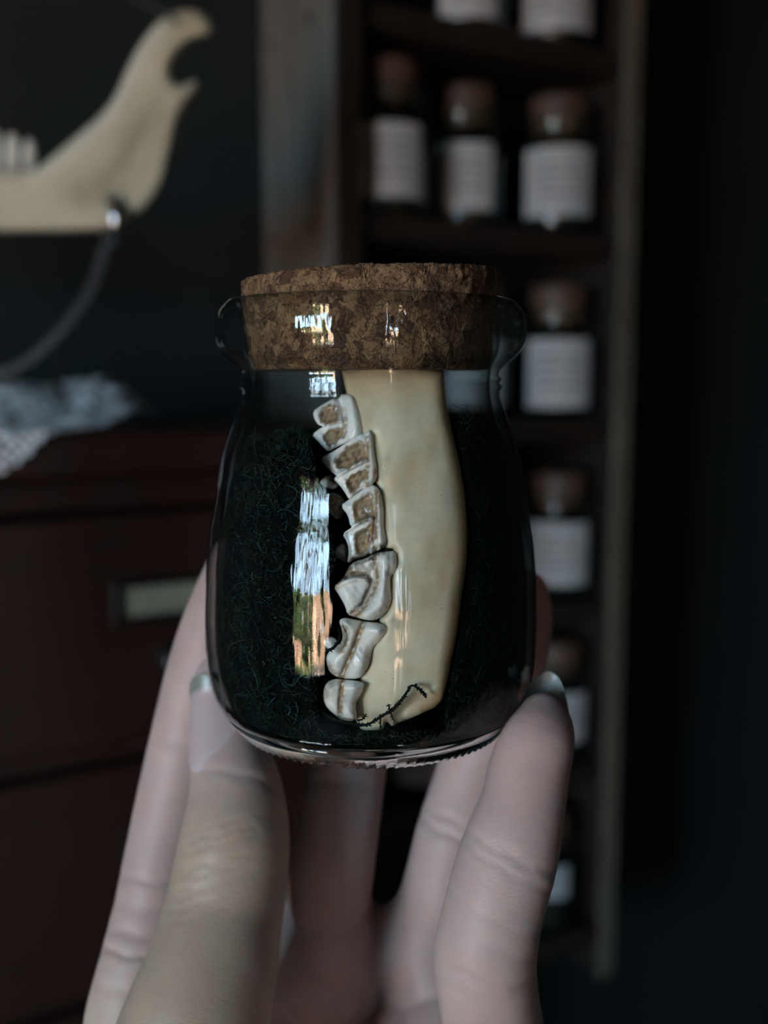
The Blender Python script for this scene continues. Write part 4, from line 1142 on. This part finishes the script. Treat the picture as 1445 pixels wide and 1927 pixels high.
def build_hand():
    h = .62
    lo = np.array([-62.0, 148.0, -215.0]); hi = np.array([52.0, 252.0, -4.0])
    nx, ny, nz = (np.ceil((hi - lo) / h)).astype(int)
    gx = lo[0] + h * np.arange(nx); gy = lo[1] + h * np.arange(ny); gz = lo[2] + h * np.arange(nz)
    BIG = 9.0
    def blob(chain_, pad=BIG):
        f = np.full((nx, ny, nz), BIG, np.float32)
        for x, y, z, r in chain_:
            R = r + pad
            i0, i1 = np.searchsorted(gx, (x - R, x + R)); j0, j1 = np.searchsorted(gy, (y - R, y + R)); k0, k1 = np.searchsorted(gz, (z - R, z + R))
            if i0 >= i1 or j0 >= j1 or k0 >= k1: continue
            dd = np.sqrt((gx[i0:i1, None, None] - x) ** 2 + (gy[None, j0:j1, None] - y) ** 2 + (gz[None, None, k0:k1] - z) ** 2) - r
            np.minimum(f[i0:i1, j0:j1, k0:k1], dd.astype(np.float32), out=f[i0:i1, j0:j1, k0:k1])
        return f
    def dense_chain(c, step=1.1):
        P = np.array(c); L = np.linalg.norm(np.diff(P[:, :3], axis=0), axis=1).sum()
        return spline(P, int(L / step) + 2)
    pal = []
    for a, b in palm_links:
        A, B = np.array(palm[a]), np.array(palm[b])
        n = int(np.linalg.norm(A[:3] - B[:3]) / 2.5) + 2
        pal += [A + (B - A) * t_ for t_ in np.linspace(0, 1, n)]
    P = blob(pal)
    # forearm
    P = smin(P, blob(dense_chain(arm, 3)), 6.0)
    total = P.copy()
    chains = {}
    def crease(f, ch, py, amp, wid, tilt=0.0, bow=.0, face=-.1, both=False):
        pts = ch[:, :3]; pyy = 963.5 - F * pts[:, 2] / pts[:, 1]
        k = int(np.argmin(np.abs(pyy - py))); k = min(max(k, 2), len(pts) - 3)
        c = pts[k]; r = ch[k, 3]; tdir = pts[k + 2] - pts[k - 2]; tdir = tdir / np.linalg.norm(tdir)
        view = -c / np.linalg.norm(c); view = view - tdir * (view @ tdir); view /= np.linalg.norm(view); side_ = np.cross(tdir, view)
        R = r * 1.7
        i0, i1 = np.searchsorted(gx, (c[0] - R, c[0] + R)); j0, j1 = np.searchsorted(gy, (c[1] - R, c[1] + R)); k0, k1 = np.searchsorted(gz, (c[2] - R, c[2] + R))
        X = gx[i0:i1, None, None] - c[0]; Y = gy[None, j0:j1, None] - c[1]; Z = gz[None, None, k0:k1] - c[2]
        s = X * tdir[0] + Y * tdir[1] + Z * tdir[2]; v_ = X * view[0] + Y * view[1] + Z * view[2]; w_ = X * side_[0] + Y * side_[1] + Z * side_[2]
        s = s + tilt * w_ + bow * w_ * w_ / r + .25 * np.sin(w_ * 1.1 + py) + .12 * np.sin(w_ * 3.1 + py * .7)
        m = sstep(face, face + .5, v_ / r) * sstep(1.65, 1.3, np.sqrt(X * X + Y * Y + Z * Z) / r)
        f[i0:i1, j0:j1, k0:k1] += (m * (.62 * amp * np.exp(-(s / wid) ** 2) - .08 * amp * np.exp(-((np.abs(s) - 2.4 * wid) / (1.6 * wid)) ** 2))).astype(np.float32)
    for nm, c, k in (('thumb', thumb, 6), ('index', index, 5), ('middle', middle, 5), ('ring', ring_f, 5), ('small', small, 4)):
        ch = dense_chain(c); chains[nm] = ch
        f = blob(ch)
        if nm == 'small':
            crease(f, ch, 1604, .40, .55, .10, .02); crease(f, ch, 1628, .35, .5, .18, .03); crease(f, ch, 1590, .2, .4, .0)
            crease(f, ch, 1745, .25, .6, .22); crease(f, ch, 1795, .45, .6, .12, .02); crease(f, ch, 1818, .40, .6, .05, .02); crease(f, ch, 1712, .2, .5, .2)
        if nm == 'index':
            crease(f, ch, 1655, .55, .6, -.02); crease(f, ch, 1388, .35, .8, .0); crease(f, ch, 1792, .85, .65, -.02); crease(f, ch, 1756, .4, .8, .0); crease(f, ch, 1705, .35, 1.2, .0); crease(f, ch, 1845, .35, .9)
        if nm == 'ring':
            crease(f, ch, 1565, .7, .8, .1); crease(f, ch, 1545, .4, .7, .1)
        if nm == 'middle':
            crease(f, ch, 1688, 1.5, 1.0, -.12); crease(f, ch, 1480, .4, .8, -.1)
        if nm == 'thumb':
            for q, am in ((1552, .28), (1566, .42), (1580, .32), (1598, .42), (1614, .30), (1632, .30), (1650, .22), (1668, .22), (1688, .18)):
                crease(f, ch, q, am, .45, -.28 - .002 * (q - 1560), .01, .15)
            crease(f, ch, 1476, .35, .8, .45, .0, .1)
        total = np.minimum(total, smin(P, f, float(k)))
    total[:, :, 0] = 5.0                                   # the wrist ends in a closed cut, far below the frame
    V, Q = surface_nets(total, lo, (h, h, h))
    # a light smoothing of the grid steps
    me = np_mesh('hand_skin', cam_to_world(V), Q)
    pink = np.array([.55, .415, .385]); tan = np.array([.46, .36, .272]); red = np.array([.52, .33, .30]); pale = np.array([.56, .47, .38])
    dist = {n: np.full(len(V), 1e9) for n in chains}; tpos = {n: np.zeros(len(V)) for n in chains}
    for n, ch in chains.items():
        for a in range(0, len(V), 40000):
            D_ = np.linalg.norm(V[a:a+40000, None, :] - ch[None, ::2, :3], axis=2) - ch[None, ::2, 3]
            dist[n][a:a+40000] = D_.min(1); tpos[n][a:a+40000] = D_.argmin(1) / (len(ch) / 2)
    own = np.stack([dist[n] for n in chains], 1)
    c = np.repeat(pink[None], len(V), 0)
    kt = sstep(2.5, -.2, dist['thumb'] - own[:, 1:].min(1).clip(-5, 5) * 0 ) * sstep(.16, .34, tpos['thumb'])
    c += (tan - c) * (kt * .95)[:, None]
    for n in ('index', 'middle', 'ring', 'small'):
        kk = sstep(2, 0, dist[n]) * sstep(.30, .0, tpos[n]) * .55
        c += (red - c) * kk[:, None]
    ki = sstep(2, 0, dist['index']) * sstep(.66, .85, tpos['index'])
    c += (pale - c) * ki[:, None]
    kr = sstep(2, 0, dist['ring']) * sstep(.35, .1, tpos['ring']) * .6
    c += (np.array([.42, .23, .19]) - c) * kr[:, None]  # ring fingertip darkened: shade behind the jar put into the skin colour
    c *= (1 + .05 * vnoise(V[:, 0] / 3, V[:, 1] / 3, V[:, 2] / 3, 91))[:, None]
    set_attr(me, 'stain_shade', c)
    o = link('hand', me, M['skin'])
    tag(o, 'bare left hand holding the corked jar up, palm and thumb toward viewer', 'hand')
    return o, chains
hand_o, chains = build_hand()

def thumb_nail():
    ch = chains['thumb']; pts = ch[:, :3]
    pyy = 963.5 - F * pts[:, 2] / pts[:, 1]
    def axis(py):
        k = np.interp(py, pyy, np.arange(len(pts)))
        return np.array([np.interp(k, np.arange(len(pts)), ch[:, i]) for i in range(4)])
    nv_, nu = 44, 34
    verts, col = [], []
    n0 = np.array([-.50, -.86, .0]); n0 /= np.linalg.norm(n0)
    for side_ in (0, 1):
        for i in range(nv_):
            v_ = i / (nv_ - 1)                               # 0 cuticle, 1 free edge
            for j in range(nu):
                u_ = j / (nu - 1) * 2 - 1
                # rounded cuticle and squared-oval free edge
                py = 1452 - 178 * v_ + (1 - v_) * (-26 * (abs(u_) ** 2.2)) + (v_ ** 3) * 26 * (abs(u_) ** 2.4) + 14 * (1 - v_) * -u_
                q = axis(max(py, 1290)); c = q[:3].copy(); r = q[3]
                if py < 1290:
                    q2 = axis(1290); q3 = axis(1320); dirv = (q2[:3] - q3[:3]); dirv /= np.linalg.norm(dirv)
                    c = q2[:3] + dirv * (1290 - py) * .1; r = q2[3]
                r = max(r, 6.3)
                td = axis(1300)[:3] - axis(1440)[:3]; td /= np.linalg.norm(td)
                n = n0 - td * (n0 @ td); n /= np.linalg.norm(n); b = np.cross(td, n)
                a = u_ * .95 * (1 - .30 * v_ * v_)
                lift = .34 * sstep(.0, .18, v_) - .30 * u_ * u_ * (1 - .6 * v_) + (.0 if side_ == 0 else -.45)
                flat = 1.0 - .06 * (1 - u_ * u_) * 0
                p = c + (r * flat + lift) * (math.cos(a) * n + math.sin(a) * b)
                verts.append(p)
                free = sstep(.82, .86, v_ - .02 * u_ * u_)
                lun = sstep(.25, .0, v_)
                cc = np.array([.55, .44, .44]) * (1 - free) + np.array([.25, .265, .225]) * free
                cc = cc + (np.array([.64, .58, .60]) - cc) * .55 * lun
                col.append(cc)
    N = nv_ * nu; f = []
    for s_ in (0, 1):
        for i in range(nv_ - 1):
            for j in range(nu - 1):
                k = s_ * N + i * nu + j
                q = (k, k + 1, k + nu + 1, k + nu)
                f.append(q if s_ else q[::-1])
    edge = [i * nu for i in range(nv_)] + [(nv_ - 1) * nu + j for j in range(1, nu)] + [i * nu + nu - 1 for i in range(nv_ - 2, -1, -1)] + [j for j in range(nu - 2, 0, -1)]
    for a, b in zip(edge, edge[1:] + edge[:1]): f.append((a, b, b + N, a + N))
    me = np_mesh('thumb_nail', cam_to_world(np.array(verts)), np.array(f))
    set_attr(me, 'stain_shade', np.array(col))
    o = link('thumb_nail', me, M['nail']); adopt(o, hand_o); o['label'] = 'glossy pale pink thumbnail with grey free edge'
thumb_nail()
def small_nail():
    poly = smooth_poly([(968, 1345), (984, 1308), (999, 1285), (1014, 1268), (1032, 1260), (1051, 1271), (1063, 1300), (1072, 1345), (1075, 1390), (1066, 1440), (985, 1440), (966, 1390)], 2)
    h, hd = 1.6, .11
    xs = np.arange(955, 1086, h); ys = np.arange(1250, 1452, h); ds = np.arange(-1.2, 1.2, hd)
    X, Y = np.meshgrid(xs, ys, indexing='ij'); s = poly_sdf(poly, X, Y) * .089
    f = rext(s[..., None], ds[None, None], .28, .2)
    V, Q = surface_nets(f, (xs[0], ys[0], ds[0]), (h, h, hd))
    cx = 1024 + (V[:, 1] - 1300) * -.16
    d = 176.6 - (V[:, 1] - 1340) * .012 - .0013 * (V[:, 0] - cx) ** 2 + V[:, 2] + 1.2 * sstep(1330, 1260, V[:, 1]) * -1
    me = np_mesh('fingernail', at(V[:, 0], V[:, 1], d / 1000), Q[:, ::-1])
    c = np.array([.36, .38, .355])[None] * (1 + .10 * vnoise(V[:, 0] / 25, V[:, 1] / 6, V[:, 0] * 0, 3))[:, None]
    set_attr(me, 'stain_shade', c)
    o = link('fingernail', me, M['nail']); adopt(o, hand_o); o['label'] = 'long grey-white fingernail rising past the right fingertip'
small_nail()
